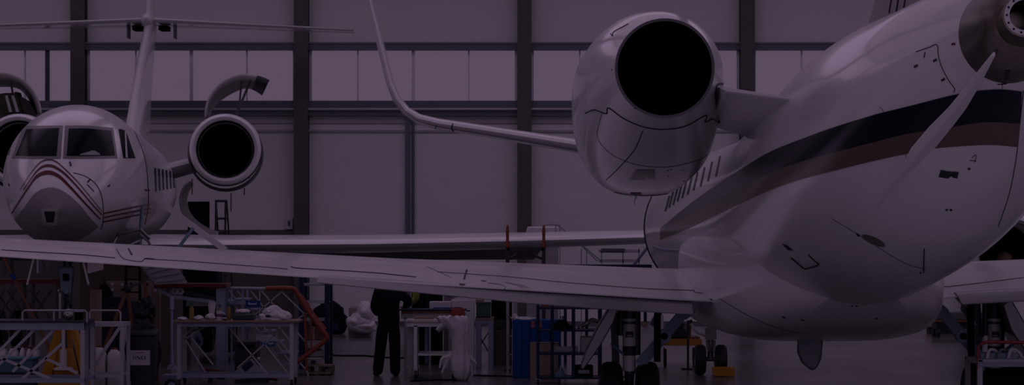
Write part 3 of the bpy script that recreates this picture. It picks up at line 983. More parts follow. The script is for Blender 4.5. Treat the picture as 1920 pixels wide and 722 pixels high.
for s_ in (-1, 1):
    wheel('wheel', (gx + s_ * .2, gd, .4), .28, .2, ng)
    MB().prism([(gx + s_ * .42, gd - .5, 2.5), (gx + s_ * .46, gd + .7, 2.5), (gx + s_ * .46, gd + .7, 1.95), (gx + s_ * .42, gd - .5, 1.9)], (.025, 0, 0)).build('gear_door', white2, ng)
MB().tube([P(64, 483, 39.6), P(51, 534, 39.4)], .018).build('door_rod', white2, ng)
MB().tube([P(155, 488, 39.6), P(166, 534, 39.4)], .018).build('door_rod', white2, ng)
MB().tube([P(78, 485, 39.8), P(90, 522, 39.8)], .014).build('door_rod', dgrey, ng)
# open cabin door with its folding stair
ad = 41.2
st = MB().prism([P(262, 496, ad), P(318, 478, ad), P(352, 530, ad), P(292, 534, ad)], (-.04, .06, 0))
ast = st.build('airstair', mat('stair_lilac_grey', (.36, .36, .40), .4, noise=.15), ljet)
for k in range(4):
    a, b = V((268 + k * 7, 503 + k * 8.0)), V((322 + k * 8, 485 + k * 12.0))
    MB().beam(P(a.x + 4, a.y, ad - .04), P(b.x, b.y, ad - .04), .05, .06).build('stair_tread', grey, ast)
MB().beam(P(287, 369, 41.6), P(424, 470, 41.0), .10, .08).build('handrail_boom', white, ast)
MB().tube([P(362, 428, 41.2), P(332, 468, 41.0)], .03).build('boom_strut', gearblue, ast)
MB().tube([P(268, 376, 40.9), P(264, 420, 40.7), P(262, 470, 40.6)], .03).build('door_post', gearblue, ast)
MB().tube([P(262, 440, 40.6), P(278, 452, 40.7), P(290, 478, 40.8)], .025).build('door_arm', grey, ast)
for k, (x0, y0, x1, y1) in enumerate([(205, 470, 222, 440), (222, 440, 262, 430), (262, 430, 280, 448), (240, 462, 262, 452)]):
    MB().tube([P(x0, y0, 40.2), P(x1, y1, 40.3)], .03).build('door_linkage', steel, ast)
# main gear of this jet, hidden low behind the benches
for sg in (-1, 1):
    gx2, gd2 = -8.4 + sg * 2.2, 50.6
    mg_ = MB().cyl((gx2, gd2, 2.4), (gx2, gd2, .5), .1).build('main_gear', grey, ljet)
    for s_ in (-1, 1):
        wheel('wheel', (gx2 + s_ * .23, gd2, .52), .45, .28, mg_)

# ---------------------------------------------------------------- the third jet: tall curved winglet, body behind the big jet
tj = thing('business_jet', 'white jet parked beyond, its curved winglet rising against the wall windows', 'airplane', (12.8, 48, 0), 'business jets in the hangar')
path = [((2240, 466), .55, 4.6), ((1500, 343), .34, 3.2), ((1065, 269), .26, 2.1), ((900, 243), .22, 1.7), ((820, 231), .21, 1.5), ((784, 222), .20, 1.4), ((760, 207), .18, 1.35), ((742, 184), .16, 1.3), ((730, 155), .15, 1.2), ((716, 100), .14, 1.1), ((704, 50), .12, 1.0), ((691, -4), .10, .85), ((680, -60), .07, .6)]
rows = []
for i, ((x, y), th, ch) in enumerate(path):
    a = path[max(0, i - 1)][0]
    b = path[min(len(path) - 1, i + 1)][0]
    tx, ty = b[0] - a[0], -(b[1] - a[1])
    L_ = math.hypot(tx, ty)
    nrm = V((ty / L_, 0, -tx / L_))
    if nrm.z < 0:
        nrm = -nrm
    if i > 7:
        nrm = V((abs(ty) / L_, 0, abs(tx) / L_))
    p = P(x, y, 45)
    d0 = 45 + (1 - min(1, (x - 680) / 1500)) * 1.5 - 1.2
    p = V((p.x, d0, p.z))
    p = P(x, y, d0)
    rows.append(foil(p, p + V((0, ch, .02)), nrm, th))
tw = MB().loft(rows)
tsk = Skin(tw)
two = tw.build('wing', white, tj, smooth=50)
m_ = MB()
tsk.line(m_, [(849, 232), (847, 240), (850, 246)], .012)
tsk.line(m_, [(818, 234), (814, 250)], .008)
m_.build('seam_mark', seam, two)
MB().lathe((12.8, 38, 3.2), (0, 1, 0), [(0, .05), (.4, .55), (1.5, 1.15), (3, 1.3), (14, 1.3), (20, .8), (23, .2)], 48, True, True).build('fuselage', white, tj)
n0 = P(1897, 475, 42)
nn = MB().lathe(n0, (0, 1, 0), [(.7, .50), (.1, .55), (0, .60), (.06, .66), (.4, .74), (2.4, .78), (3.6, .5)], 48)
nn.build('engine_nacelle', white, tj)
MB().lathe(n0 + V((0, .1, 0)), (0, 1, 0), [(0, .548), (.9, .5), (.9, .001)], 40).build('inlet_duct', black, tj)
MB().lathe(n0 + V((.06, .55, -.1)), (0, 1, 0), [(0, .001), (.06, .06), (.2, .11), (.4, .13)], 24).build('spinner', mat('tan_spinner', (.32, .2, .14), .5, noise=.1), tj)
MB().loft([foil((n0.x + .5, 43.4, 2.25), (n0.x + .5, 45.5, 2.25), (0, 0, 1), .3), foil((12.0, 43.4, 2.6), (12.0, 46, 2.6), (0, 0, 1), .3)]).build('engine_pylon', white, tj)
g_ = MB()
g3 = MB().cyl((12.8, 40.5, 2.2), (12.8, 40.5, .3), .07).build('nose_gear', grey, tj)
wheel('wheel', (12.8, 40.5, .3), .3, .2, g3)
for sg in (-1, 1):
    g3 = MB().cyl((12.8 + sg * 1.2, 49, 2.3), (12.8 + sg * 1.2, 49, .4), .08).build('main_gear', grey, tj)
    wheel('wheel', (12.8 + sg * 1.2, 49, .42), .42, .25, g3)
# ---------------------------------------------------------------- workshop things
def bp(mb, x0, y0, x1, y1, d, dep):
    """box whose face towards us spans the given outline at depth d"""
    a, b = P(x0, y1, d), P(x1, y0, d)
    return mb.bx(a.x, b.x, d, d + dep, a.z, b.z)


def fl(px, d):
    return V(((px - CX) * d / F, d, 0))


def zof(py, d):
    return EYE + (CY - py) * d / F


def xof(px, d):
    return (px - CX) * d / F


def caster(parent, p, r=.07, m=None):
    p = V(p)
    MB().lathe(p + V((-.022, 0, r)), (1, 0, 0), [(0, .01), (0, r * .8), (.008, r), (.036, r), (.044, r * .8), (.044, .01)], 24, True, True).build('caster', rubber, parent)
    MB().bx(p.x - .035, p.x - .028, p.y - .03, p.y + .03, r, r * 2.3).bx(p.x + .028, p.x + .035, p.y - .03, p.y + .03, r, r * 2.3).bx(p.x - .04, p.x + .04, p.y - .04, p.y + .04, r * 2.2, r * 2.5).build('caster_fork', steel, parent)


lilac = mat('lilac_grey_tube', (.42, .42, .46), .4, noise=.1, nscale=6)
bench = mat('blue_grey_bench_frame', (.25, .29, .40), .45, noise=.12, nscale=5)
whitep = mat('white_plastic', (.62, .62, .63), .45, noise=.05)
cloth = mat('white_rag', (.66, .63, .65), .8, noise=.08, bump=.4, nscale=14)
redp = mat('red_paint', (.20, .022, .02), .4, noise=.15)
orangep = mat('orange_red_paint', (.24, .045, .02), .45, noise=.15)
yellow = mat('yellow_paint', (.50, .24, .012), .45, noise=.12, nscale=5)
navyp = mat('navy_blue_paint', (.008, .022, .06), .4, spec=.25, noise=.12)
bluep = mat('bright_blue_paint', (.004, .06, .24), .5, spec=.15, noise=.06)
wood = mat('plywood_top', (.24, .17, .12), .6, noise=.2, nscale=4, stretch=(1, 8, 8))
board = mat('beige_board', (.30, .23, .20), .6, noise=.08)
darkcl = mat('dark_fabric', (.006, .008, .014), .9, spec=.15, noise=.3, nscale=20)
darkst = mat('dark_steel', (.03, .032, .04), .5, metal=.3, noise=.2)
green = mat('green_plastic', (.015, .09, .07), .45, noise=.1)
teal = mat('teal_crate', (.012, .05, .06), .5, noise=.1)
olive = mat('olive_bottle', (.20, .15, .02), .35, noise=.1)
film = mat('crumpled_clear_film', (.62, .60, .64), .35, coat=.3, noise=.1, bump=.6, nscale=9)

# --- big frame cart with crossing braces (image left)
d, dep = 36.0, .9
x0, x1 = xof(-60, d), xof(158, d)
zt, zb = zof(605, d), zof(718, d)
t = thing('frame_cart', 'long blue-grey steel frame cart with slanting braces and dark top below the maroon striped nose', 'cart', (xof(60, d), d, 0))
MB().bx(x0, x1, d - .02, d + dep, zt, zt + .03).build('deck', darkst, t, bevel=.006)
fr = MB()
for y in (d, d + dep - .06):
    fr.bx(x0, x1, y, y + .055, zt - .11, zt).bx(x0, x1, y, y + .055, zb, zb + .07)
frame = fr.build('frame', bench, t)
for x in (x1 - .03, x0 + .03):
    for y in (d + .028, d + dep - .03):
        MB().bx(x - .03, x + .03, y - .027, y + .027, .14, zt).build('leg', lilac, t)
        caster(t, (x, y, 0), .058)
for (a, b, c, e) in ((-10, 668, 40, 615), (-2, 684, 68, 615), (24, 697, 108, 612), (-5, 668, 98, 712), (85, 672, 146, 700), (40, 712, 116, 645)):
    MB().beam(P(a, b, d + .06), P(c, e, d + .06), .042, .03).build('brace', lilac, t)
MB().tube([P(42, 605, d + .1), P(42, 586, d + .1), P(46, 582, d + .1), P(158, 582, d + .1), P(163, 586, d + .1), P(163, 605, d + .1)], .014, 8).tube([P(101, 605, d + .1), P(101, 583, d + .1)], .011).build('guard_rail', lilac, t)
dd = d + .35
v = thing('pump_unit', 'small round metal pump head standing on the dark deck of the frame cart', 'pump', (xof(130, dd), dd, zt + .031))
MB().lathe((xof(129, dd), dd, zt + .125), (0, -1, 0), [(-.06, .01), (-.06, .075), (.05, .075), (.06, .05), (.06, .01)], 24).build('casing', steel, v)
MB().cyl((xof(129, dd), dd, zt + .031), (xof(129, dd), dd, zt + .08), .03).build('foot', darkst, v)
MB().lathe((xof(129, dd), dd - .065, zt + .125), (0, -1, 0), [(0, .03), (.02, .03), (.02, .01)], 16).build('face', whitep, v)
v = thing('oil_can', 'black tin with pale lid beside the pump head', 'can', (xof(148, dd), dd, zt + .031))
MB().lathe((xof(148, dd), dd, zt + .031), (0, 0, 1), [(0, .01), (0, .065), (.12, .065), (.12, .01)], 24).build('body', black, v)
MB().lathe((xof(148, dd), dd, zt + .15), (0, 0, 1), [(0, .01), (0, .07), (.018, .07), (.018, .01)], 24).build('lid', whitep, v)

# --- pale frame stand beside it
d = 37.0
t = thing('frame_stand', 'pale square-tube stand with one slanting brace between the frame cart and the black bin', 'stand', (xof(197, d), d, 0))
x0, x1 = xof(163, d), xof(229, d)
zt = zof(605, d)
for x in (x0, x1):
    for y in (d, d + .6):
        MB().bx(x - .025, x + .025, y - .025, y + .025, .0 if x == x0 else .14, zt).build('leg', lilac, t)
MB().bx(x0 - .03, x1 + .03, d - .03, d + .63, zt - .06, zt).build('top_frame', lilac, t)
MB().beam(P(167, 700, d), P(226, 612, d), .05, .04).build('brace', lilac, t)
for e in (0, .6):
    MB().bx(x0, x1, d + e - .02, d + e + .02, zof(708, d), zof(702, d)).build('lower_rail', lilac, t)
MB().tube([P(168, 604, d + .1), P(168, 586, d + .1), P(172, 582, d + .1), P(221, 582, d + .1), P(226, 586, d + .1), P(226, 604, d + .1)], .013).build('guard_rail', lilac, t)
for y in (d, d + .6):
    caster(t, (x1, y, 0), .06)

# --- yellow tripod jack under the nose
d = 38.9
jx = xof(122, d)
t = thing('tripod_jack', 'yellow tripod aircraft jack with pale ram seen through the frame cart', 'jack', (jx, d, 0))
for k, (fx_, fy) in enumerate(((-.36, -.22), (.42, -.22), (.02, .45))):
    MB().prism([(jx + fx_ * .16, d + fy * .16, 1.15), (jx + fx_ * .3, d + fy * .3, 1.15), (jx + fx_ * 1.12, d + fy * 1.12, .05), (jx + fx_ * .8, d + fy * .8, .05)], (.05, .04, 0)).build('leg', yellow, t)
    MB().lathe((jx + fx_ * .98, d + fy * .98, 0), (0, 0, 1), [(0, .01), (0, .09), (.05, .08), (.05, .01)], 20).build('foot_pad', darkst, t)
MB().prism([(jx - .34, d - .2, .12), (jx + .40, d - .2, .12), (jx + .02, d + .42, .12)], (0, 0, .1)).build('tie_frame', yellow, t)
MB().prism([(jx - .2, d - .02, .2), (jx - .1, d - .02, .7), (jx + .12, d - .02, .7), (jx + .24, d - .02, .2)], (0, .06, 0)).build('web_plate', yellow, t)
MB().cyl((jx, d - .14, .42), (jx, d - .14, .68), .055).cyl((jx, d - .14, .68), (jx, d - .14, 1.12), .028).lathe((jx, d - .14, .36), (0, 0, 1), [(0, .02), (0, .16), (.03, .16), (.05, .06)], 20).build('ram', whitep, t)
MB().cyl((jx - .08, d, 1.0), (jx - .08, d, 1.62), .026).lathe((jx - .08, d, 1.6), (0, 0, 1), [(0, .03), (.03, .05), (.06, .02)], 20).build('lift_column', steel, t)

# --- jugs on the floor
def jug(px0, px1, py, d, label, capm, tint=whitep, hgt=None):
    x0, x1 = xof(px0, d), xof(px1, d)
    zt = zof(py, d)
    t = thing('plastic_jug', label, 'jug', ((x0 + x1) / 2, d, 0), 'white plastic jugs on the floor')
    w = x1 - x0
    m = MB()
    rings = []
    for z, k in ((0, .92), (.02, 1), (zt * .82, 1), (zt * .93, .8), (zt, .35)):
        ring = []
        for j in range(24):
            a = 2 * PI * j / 24
            c_, s_ = math.cos(a), math.sin(a)
            ring.append(((x0 + x1) / 2 + math.copysign(abs(c_) ** .5, c_) * w / 2 * k, d + .15 + math.copysign(abs(s_) ** .5, s_) * .14 * k, z))
        rings.append(ring)
    m.loft(rings).build('body', tint, t)
    MB().lathe(((x0 + x1) / 2, d + .15, zt - .005), (0, 0, 1), [(0, .03), (0, .045), (.035, .045), (.035, .01)], 16, True, True).build('cap', capm, t)
    MB().tube([((x0 + x1) / 2 - w * .3, d + .15, zt * .9), ((x0 + x1) / 2 - w * .25, d + .15, zt * .99), ((x0 + x1) / 2 - .06, d + .15, zt)], .012, 6).build('handle', tint, t)


jug(168, 196, 652, 39.25, 'white jug with orange cap just behind the left leg of the pale stand', orangep)
jug(199, 224, 656, 39.3, 'white jug with orange cap behind the slanting brace of the pale stand', orangep)
jug(222, 249, 613, 39.9, 'tall greyish white jug touching the black bin, one of the back row', whitep, mat('greyish_plastic', (.36, .36, .38), .5, noise=.06))
capr = mat('dark_red_cap', (.10, .015, .015), .5, noise=.1)
for k, (a, b) in enumerate(((-8, 10), (12, 32), (35, 44.5), (47, 56.5), (59, 70))):
    lab = ['cut off by the picture edge', 'second from the end', 'middle of its row', 'fourth of its row', 'next to the yellow jack'][k]
    jug(a, b, 652 + (k % 2) * 2, 39.6 + .05 * k, 'white jug with red cap seen through the frame cart, ' + lab, capr)
v = thing('storage_tub', 'long low blue plastic tub on the floor behind the frame cart braces', 'tub', (xof(40, 38.8), 38.8, 0))
bp(MB(), -10, 674, 62, 700, 38.7, .5).build('tub', mat('dull_blue_plastic', (.05, .12, .20), .5, noise=.1), v, bevel=.02)
bp(MB(), -12, 671, 64, 675, 38.68, .54).build('rim', mat('cyan_plastic', (.05, .20, .27), .5, noise=.1), v, bevel=.005)
bp(MB(), -10, 700, 62, 734.5, 38.75, .4).build('base', darkst, v)

# --- black wheelie bin with its notice
d = 37.75
t = thing('wheelie_bin', 'black wheelie bin with a white notice reading ONLY', 'bin', (xof(265, d), d, 0))
x0, x1, zt = xof(240, d), xof(291, d), zof(630, d)
MB().loft([[(x0 + .05, d + .04, .02), (x1 - .05, d + .04, .02), (x1 - .05, d + .4, .02), (x0 + .05, d + .4, .02)], [(x0, d, zt), (x1, d, zt), (x1, d + .45, zt), (x0, d + .45, zt)]]).build('body', mat('black_bin_plastic', (.006, .009, .016), .5, noise=.1), t, bevel=.02)
MB().loft([[(x0 - .015, d - .02, zt), (x1 + .015, d - .02, zt), (x1 + .015, d + .48, zt), (x0 - .015, d + .48, zt)], [(x0, d, zt + .06), (x1, d, zt + .06), (x1, d + .45, zt + .09), (x0, d + .45, zt + .09)]]).build('lid', mat('black_bin_plastic', (0, 0, 0)), t, bevel=.015)
for x in (x0 + .04, x1 - .04):
    MB().lathe((x - .02, d + .42, .1), (1, 0, 0), [(0, .01), (0, .1), (.04, .1), (.04, .01)], 20).build('wheel', rubber, t)
sd = d + .008
nt_ = MB()
a, b = P(243.5, 685, sd - .012), P(281, 657, sd - .012)
nt_.bx(a.x, b.x, a.y - .006, a.y + .022, a.z, b.z)
note = nt_.build('notice', mat('notice_paper', (.50, .48, .50), .6, noise=.06), t)
yl = a.y - .009
tx = MB()


def bar(x0, y0, x1, y1, w):
    """one printed stroke, drawn in notice units (pixels of the photograph)"""
    p, q = P(x0, y0, yl), P(x1, y1, yl)
    tx.beam((p.x, yl, p.z), (q.x, yl, q.z), w * yl / F, .003)


# O
n = 28
ro = [(252.2 + 3.2 * math.cos(2 * PI * k / n), 670.8 - 3.5 * math.sin(2 * PI * k / n)) for k in range(n)]
ri = [(252.2 + 1.75 * math.cos(2 * PI * k / n), 670.8 - 3.1 * math.sin(2 * PI * k / n)) for k in range(n)]
for k in range(n):
    j = (k + 1) % n
    tx.add([P(*ro[k], yl), P(*ro[j], yl), P(*ri[j], yl), P(*ri[k], yl)], [(0, 1, 2, 3)])
# N
bar(257.4, 667.6, 257.4, 674.2, .5); bar(257.6, 667.6, 262.4, 674.2, 1.5); bar(262.6, 667.6, 262.6, 674.2, .5)
bar(256.4, 674.1, 258.6, 674.1, .4); bar(261.5, 667.7, 263.7, 667.7, .4); bar(256.2, 667.7, 258.2, 667.7, .4)
# L
bar(265.8, 667.6, 265.8, 674.2, 1.4); bar(264.5, 667.7, 267.3, 667.7, .4); bar(264.5, 674.0, 269.3, 674.0, .5); bar(269.2, 672.2, 269.2, 674.2, .5)
# Y
bar(269.8, 667.6, 272.3, 671.2, 1.3); bar(274.4, 667.6, 272.3, 671.2, .5); bar(272.3, 670.8, 272.3, 674.2, 1.3)
bar(268.9, 667.7, 271.2, 667.7, .4); bar(273.4, 667.7, 275.4, 667.7, .4); bar(271.1, 674.1, 273.5, 674.1, .4)
tx.build('lettering', mat('black_ink', (.006, .006, .012), .7, noise=.05), note, smooth=0)
tx = MB()
for k in range(10):
    bar(252.3 + k * 1.95, 661.4, 252.3 + k * 1.95 + 1.3, 661.4, 1.4)
tx.build('small_print', mat('faded_ink', (.10, .095, .11), .7, noise=.05), note, smooth=0)
# dark bags on top of / behind the bin
v = thing('rubbish_bag', 'shiny black bag bulging above the black bin', 'bag', (xof(268, 38.5), 38.5, 0))
MB().ball((xof(268, 38.5), 38.5, .62), (.27, .22, .62), wob=.08, seed=3).build('bag', mat('black_film', (.004, .006, .011), .35, spec=.3, bump=.8, nscale=9, noise=.1), v)
MB().ball((xof(272, 38.5), 38.5, 1.3), (.15, .12, .22), wob=.2, seed=5).build('neck', mat('black_film', (0, 0, 0)), v)

# --- brown tube, dark cabinet, beige bolted panel, slings
v = thing('cardboard_tube', 'upright pale brown cardboard tube standing under the wing beside the dark blue cabinet', 'tube', (xof(180, 41.5), 41.5, 0))
MB().lathe((xof(180, 41.5), 41.5, 0), (0, 0, 1), [(0, .01), (0, .10), (zof(543, 41.5), .10), (zof(543, 41.5), .085), (zof(560, 41.5), .085)], 28).build('tube', mat('brown_card', (.30, .22, .20), .7, noise=.1), v)
MB().lathe((xof(180, 41.5), 41.5, zof(543, 41.5) - .03), (0, 0, 1), [(0, .103), (.03, .103)], 28).build('end_cap', board, v)
v = thing('tool_cabinet', 'dark navy cabinet with sloping top behind the pale stand', 'cabinet', (xof(222, 42), 42, 0))
bp(MB(), 184, 572, 260, 733, 41.85, .5).build('body', mat('dark_navy_cabinet', (.008, .014, .035), .5, noise=.1), v, bevel=.02)
MB().prism([P(184, 572, 41.85), P(205, 556, 41.85), P(232, 558, 41.85), P(260, 570, 41.85)], (0, .4, 0)).build('cloth_pile', mat('dark_teal_cloth', (.012, .035, .045), .8, noise=.2), v)
bp(MB(), 186, 600, 258, 603, 41.835, .02).bx(xof(222, 42) - .006, xof(222, 42) + .006, 41.835, 41.85, .1, zof(603, 42)).build('door_gap', black, v)
v = thing('bolted_panel', 'beige upright panel studded with bolts standing behind the orange slings', 'panel', (xof(248, 43.25), 43.25, 0))
bp(MB(), 200, 527, 300, 735, 43.25, .08).build('panel', board, v, bevel=.008)
for (x, y) in ((211, 533), (229, 534), (211, 543), (230, 543), (263, 541), (291, 545), (276, 533), (246, 532)):
    MB().cyl(P(x, y, 43.25), P(x, y, 43.25) + V((0, -.03, 0)), .026, n=12).build('bolt', whitep if x % 2 else darkst, v)
slm = mat('orange_brown_strap', (.17, .07, .025), .6, noise=.2)
v = thing('lifting_tripod', 'tripod of orange-brown webbing legs meeting at a dark hook under the wing', 'tripod', (xof(245, 41), 41, 0))
hk = P(239, 541, 40.4)
for (x, y, e) in ((216, 600, -.15), (251, 640, .1), (286, 645, .3)):
    q = P(x, y, 40.4 + e * .5)
    p_ = hk if x < 260 else P(270, 527, 40.45)
    q0 = p_ + (q - p_) * ((p_.z - .0) / (p_.z - q.z))
    MB().beam(p_, V((q0.x, q0.y, 0)), .055, .02).build('leg', slm, v)
MB().beam(hk, P(270, 527, 40.45), .04, .03).ball(hk, (.07, .05, .08)).build('hook', darkst, v)
v = thing('slim_ladder', 'dark slim ladder standing upright behind the orange slings', 'ladder', (xof(249, 42.4), 42.4, 0))
for x in (236, 262):
    MB().bx(xof(x, 42.4) - .02, xof(x, 42.4) + .02, 42.4, 42.45, 0, zof(487, 42.4)).build('rail', black, v)
for y in range(500, 722, 24):
    MB().bx(xof(236, 42.4), xof(262, 42.4), 42.41, 42.44, zof(y + 1.2, 42.4), zof(y - 1.2, 42.4)).build('rung', black, v)
v = thing('coverall_bag', 'black hanging garment beside the beige bolted panel', 'coverall', (xof(196, 43), 42.8, 0))
MB().loft([[(xof(196, 42.8) + w_ * math.cos(2 * PI * k / 16), 42.8 + .1 * math.sin(2 * PI * k / 16), z) for k in range(16)] for z, w_ in ((0, .14), (.6, .16), (1.2, .17), (1.5, .15), (1.66, .06))]).build('body', darkcl, v)
MB().tube([(xof(196, 42.8), 42.8, 1.6), (xof(196, 42.8), 42.8, 1.75)], .02).build('hook', darkst, v)

# --- long darker lattice stairs behind the cart
v = thing('lattice_stair', 'dark lattice-sided maintenance stair half hidden beneath the striped jet', 'stair', (xof(20, 43), 43, 0))
for k in range(5):
    MB().beam(P(-30 + k * 22, 600, 42.6), P(8 + k * 22, 545, 42.6), .03).build('lattice_bar', darkst, v)
    MB().beam(P(-30 + k * 22, 545, 42.7), P(8 + k * 22, 600, 42.7), .03).build('lattice_bar', darkst, v)
MB().bx(xof(-40, 42.6), xof(112, 42.6), 42.55, 43.2, zof(532, 42.6), zof(524, 42.6)).build('platform', maroon, v)
for x in (-30, 45, 62, 108):
    MB().bx(xof(x, 42.6) - .025, xof(x, 42.6) + .025, 42.6, 42.65, 0, zof(528, 42.6)).build('post', darkst, v)
v = thing('orange_pole', 'orange pole with blue grip leaning under the wing before the dark lattice stair', 'pole', (xof(42, 41.6), 41.6, 0))
a, b = P(10, 490, 41.6), P(44, 557, 41.4)
MB().tube([a, a.lerp(b, 1), b + (b - a) * ((b.z) / (a.z - b.z))], .028, 8).build('shaft', slm, v)
MB().tube([a.lerp(b, .36), a.lerp(b, .52)], .036, 8).build('grip', bluep, v)
MB().tube([P(8, 486, 41.62), a], .033, 8).build('tip', orangep, v)

# --- red-topped hydraulic stand and tall wheeled post
d = 42.3
t = thing('lift_table', 'scissor lift table with dark red top edge beneath the airstair', 'lift table', (xof(358, d), d, 0))
MB().bx(xof(288, d), xof(424, d), d, d + .8, zof(540, d), zof(532, d)).build('deck_edge', maroon, t, bevel=.01)
MB().beam(P(296, 541, d + .1), P(322, 556, d + .1), .05, .06).beam(P(320, 556, d + .1), P(402, 566, d + .1), .06, .05).build('arm', bench, t)
MB().bx(xof(404, d), xof(420, d), d + .1, d + .2, .0, zof(540, d)).build('column', bench, t)
MB().beam(P(335, 545, d + .2), P(404, 560, d + .2), .06, .05).build('ram', darkst, t)
MB().bx(xof(345, d), xof(390, d), d + .3, d + .6, zof(575, d), zof(560, d)).build('motor_box', grey, t)
MB().bx(xof(300, d), xof(424, d), d + .1, d + .7, .0, .06).build('base', bench, t)
for x in (305, 318, 330, 340):
    MB().lathe(P(x, 546, d + .25), (0, -1, 0), [(0, .01), (0, .05), (.1, .06), (.12, .02)], 16).build('valve', whitep if x != 318 else bench, t)
d = 38.6
t = thing('wheeled_post', 'tall blue-grey post on a big rubber castor beside the workbench', 'post', (xof(318, d), d, 0))
px_ = xof(322, d)
MB().cyl((px_, d, zof(580, d)), (px_, d, zof(556, d)), .036).cyl((px_, d, zof(668, d)), (px_, d, zof(580, d)), .02).cyl((px_, d, zof(690, d)), (px_, d, zof(662, d)), .034).build('tube', bench, t)
MB().prism([(px_ - .05, d - .05, zof(684, d)), (px_ + .05, d - .05, zof(684, d)), (px_ + .08, d - .05, zof(693, d)), (px_ - .08, d - .05, zof(693, d))], (0, .1, 0)).build('fork', bench, t)
r = .115
MB().lathe((px_, d - .035, r), (0, 1, 0), [(0, .01), (-.008, r * .5), (0, r * .7), (.0, r * .85), (.012, r), (.058, r), (.07, r * .85), (.07, .01)], 32, True, True).build('wheel', rubber, t)
MB().lathe((px_, d - .046, r), (0, 1, 0), [(0, .01), (0, .055), (.01, .06)], 24).lathe((px_, d - .05, r), (0, 1, 0), [(0, .001), (0, .02), (.01, .022)], 16).build('hub', bench, t)

# --- workbench on casters
d, dep = 40.3, .75
x0, x1 = xof(332, d), xof(550, d)
zt = zof(601, d)
t = thing('workbench', 'blue-grey square-tube workbench on casters loaded with bottles and rags', 'workbench', ((x0 + x1) / 2, d, 0))
MB().bx(x0 - .09, x1 + .09, d - .05, d + dep + .05, zt - .035, zt).build('top', wood, t, bevel=.006)
fr = MB()
zb = .14
for y in (d, d + dep - .06):
    fr.bx(x0, x1, y, y + .055, zt - .105, zt - .035).bx(x0, x1, y, y + .055, zb, zb + .065)
for x in (x0, x1 - .055):
    fr.bx(x, x + .055, d, d + dep, zt - .1, zt - .04).bx(x, x + .055, d, d + dep, zb, zb + .06)
fr.build('frame', bench, t)
for x in (x0 + .03, x1 - .03):
    for y in (d + .028, d + dep - .03):
        MB().bx(x - .032, x + .032, y - .03, y + .03, .12, zt - .04).build('leg', lilac, t)
        caster(t, (x, y, 0), .052)
for (a, b, c, e) in ((338, 636, 366, 612), (345, 632, 385, 698), (358, 632, 400, 684), (428, 612, 505, 706), (445, 690, 534, 612), (470, 612, 540, 700), (340, 640, 385, 612), (500, 612, 550, 668)):
    MB().beam(P(a, b, d + .3), P(c, e, d + .3), .024, .02).build('brace', lilac, t)
# on the bench
zt0 = zt


def bottle(px, d_, h, r, label, m1, m2):
    t = thing('spray_bottle', label, 'bottle', (xof(px, d_), d_, zt0), 'bottles on the workbench')
    x = xof(px, d_)
    MB().lathe((x, d_, zt0), (0, 0, 1), [(0, .005), (0, r), (h * .62, r), (h * .74, r * .5), (h * .8, r * .4)], 20, True, True).build('body', m1, t)
    MB().lathe((x, d_, zt0 + h * .8), (0, 0, 1), [(0, r * .5), (h * .06, r * .5), (h * .06, .005)], 16).bx(x - r * .9, x + r * .5, d_ - .012, d_ + .012, zt0 + h * .86, zt0 + h).build('spray_head', m2, t)


bottle(359, 40.55, .30, .043, 'amber spray bottle with green head standing alone near the end of the bench', olive, green)
bottle(412, 40.75, .26, .036, 'amber spray bottle with green head behind the pale mug', olive, green)
bottle(429, 40.5, .30, .034, 'slim amber spray bottle with green head next to the teal box', olive, green)


def rag(px0, px1, py, d_, label, seed, h=None, m=cloth):
    x0_, x1_ = xof(px0, d_), xof(px1, d_)
    h = zof(py, d_) - zt0
    t = thing('rag', label, 'rag', ((x0_ + x1_) / 2, d_, zt0), 'rags on the workbench')
    b = MB().ball(((x0_ + x1_) / 2, d_, zt0 + h * .42), ((x1_ - x0_) / 2, .14, h * .58), 28, 16, wob=.12, seed=seed)
    for p in b.v:
        p.z = max(p.z, zt0 + .001)
    b.build('cloth', m, t)
    return t


rag(332, 350, 594, 40.5, 'small folded white rag at the outer end of the workbench', 1)
rag(364, 381, 591, 40.45, 'crumpled pinkish white rag beside the amber spray bottle', 2)
rag(385, 403, 588, 40.62, 'largest crumpled white rag in the middle of the bench', 4)
v = thing('paper_cone', 'tall white paper cup standing among the rags', 'cup', (xof(397, 40.9), 40.9, zt0))
MB().lathe((xof(397, 40.9), 40.9, zt0), (0, 0, 1), [(0, .005), (0, .04), (.30, .072), (.30, .066), (.02, .036), (.02, .005)], 24).build('cup', whitep, v)
MB().lathe((xof(397, 40.9), 40.9, zt0 + .28), (0, 0, 1), [(0, .0725), (.02, .0745)], 24).build('rim', lilac, v)
v = thing('mug', 'white and purple printed mug by the slim spray bottle', 'mug', (xof(412, 40.4), 40.4, zt0))
MB().lathe((xof(411, 40.4), 40.4, zt0), (0, 0, 1), [(0, .005), (0, .05), (.16, .052), (.16, .045), (.02, .044), (.02, .005)], 24).build('body', whitep, v)
MB().lathe((xof(411, 40.4), 40.4, zt0 + .06), (0, 0, 1), [(0, .0525), (.05, .053)], 24).build('print_band', mat('purple_print', (.16, .05, .14), .5, noise=.2), v)
MB().tube([(xof(417, 40.4), 40.4, zt0 + .13), (xof(421, 40.4), 40.4, zt0 + .11), (xof(421, 40.4), 40.4, zt0 + .06), (xof(417, 40.4), 40.4, zt0 + .04)], .009, 6, smooth=10).build('handle', whitep, v)
v = thing('blue_cup', 'small dark blue cup beside the slim amber spray bottle', 'cup', (xof(421, 40.32), 40.32, zt0))
MB().lathe((xof(421, 40.32), 40.32, zt0), (0, 0, 1), [(0, .005), (0, .03), (.09, .036), (.09, .03), (.02, .026)], 20).build('cup', navyp, v)
MB().lathe((xof(421, 40.32), 40.32, zt0 + .03), (0, 0, 1), [(0, .0335), (.025, .035)], 20).build('label_band', whitep, v)
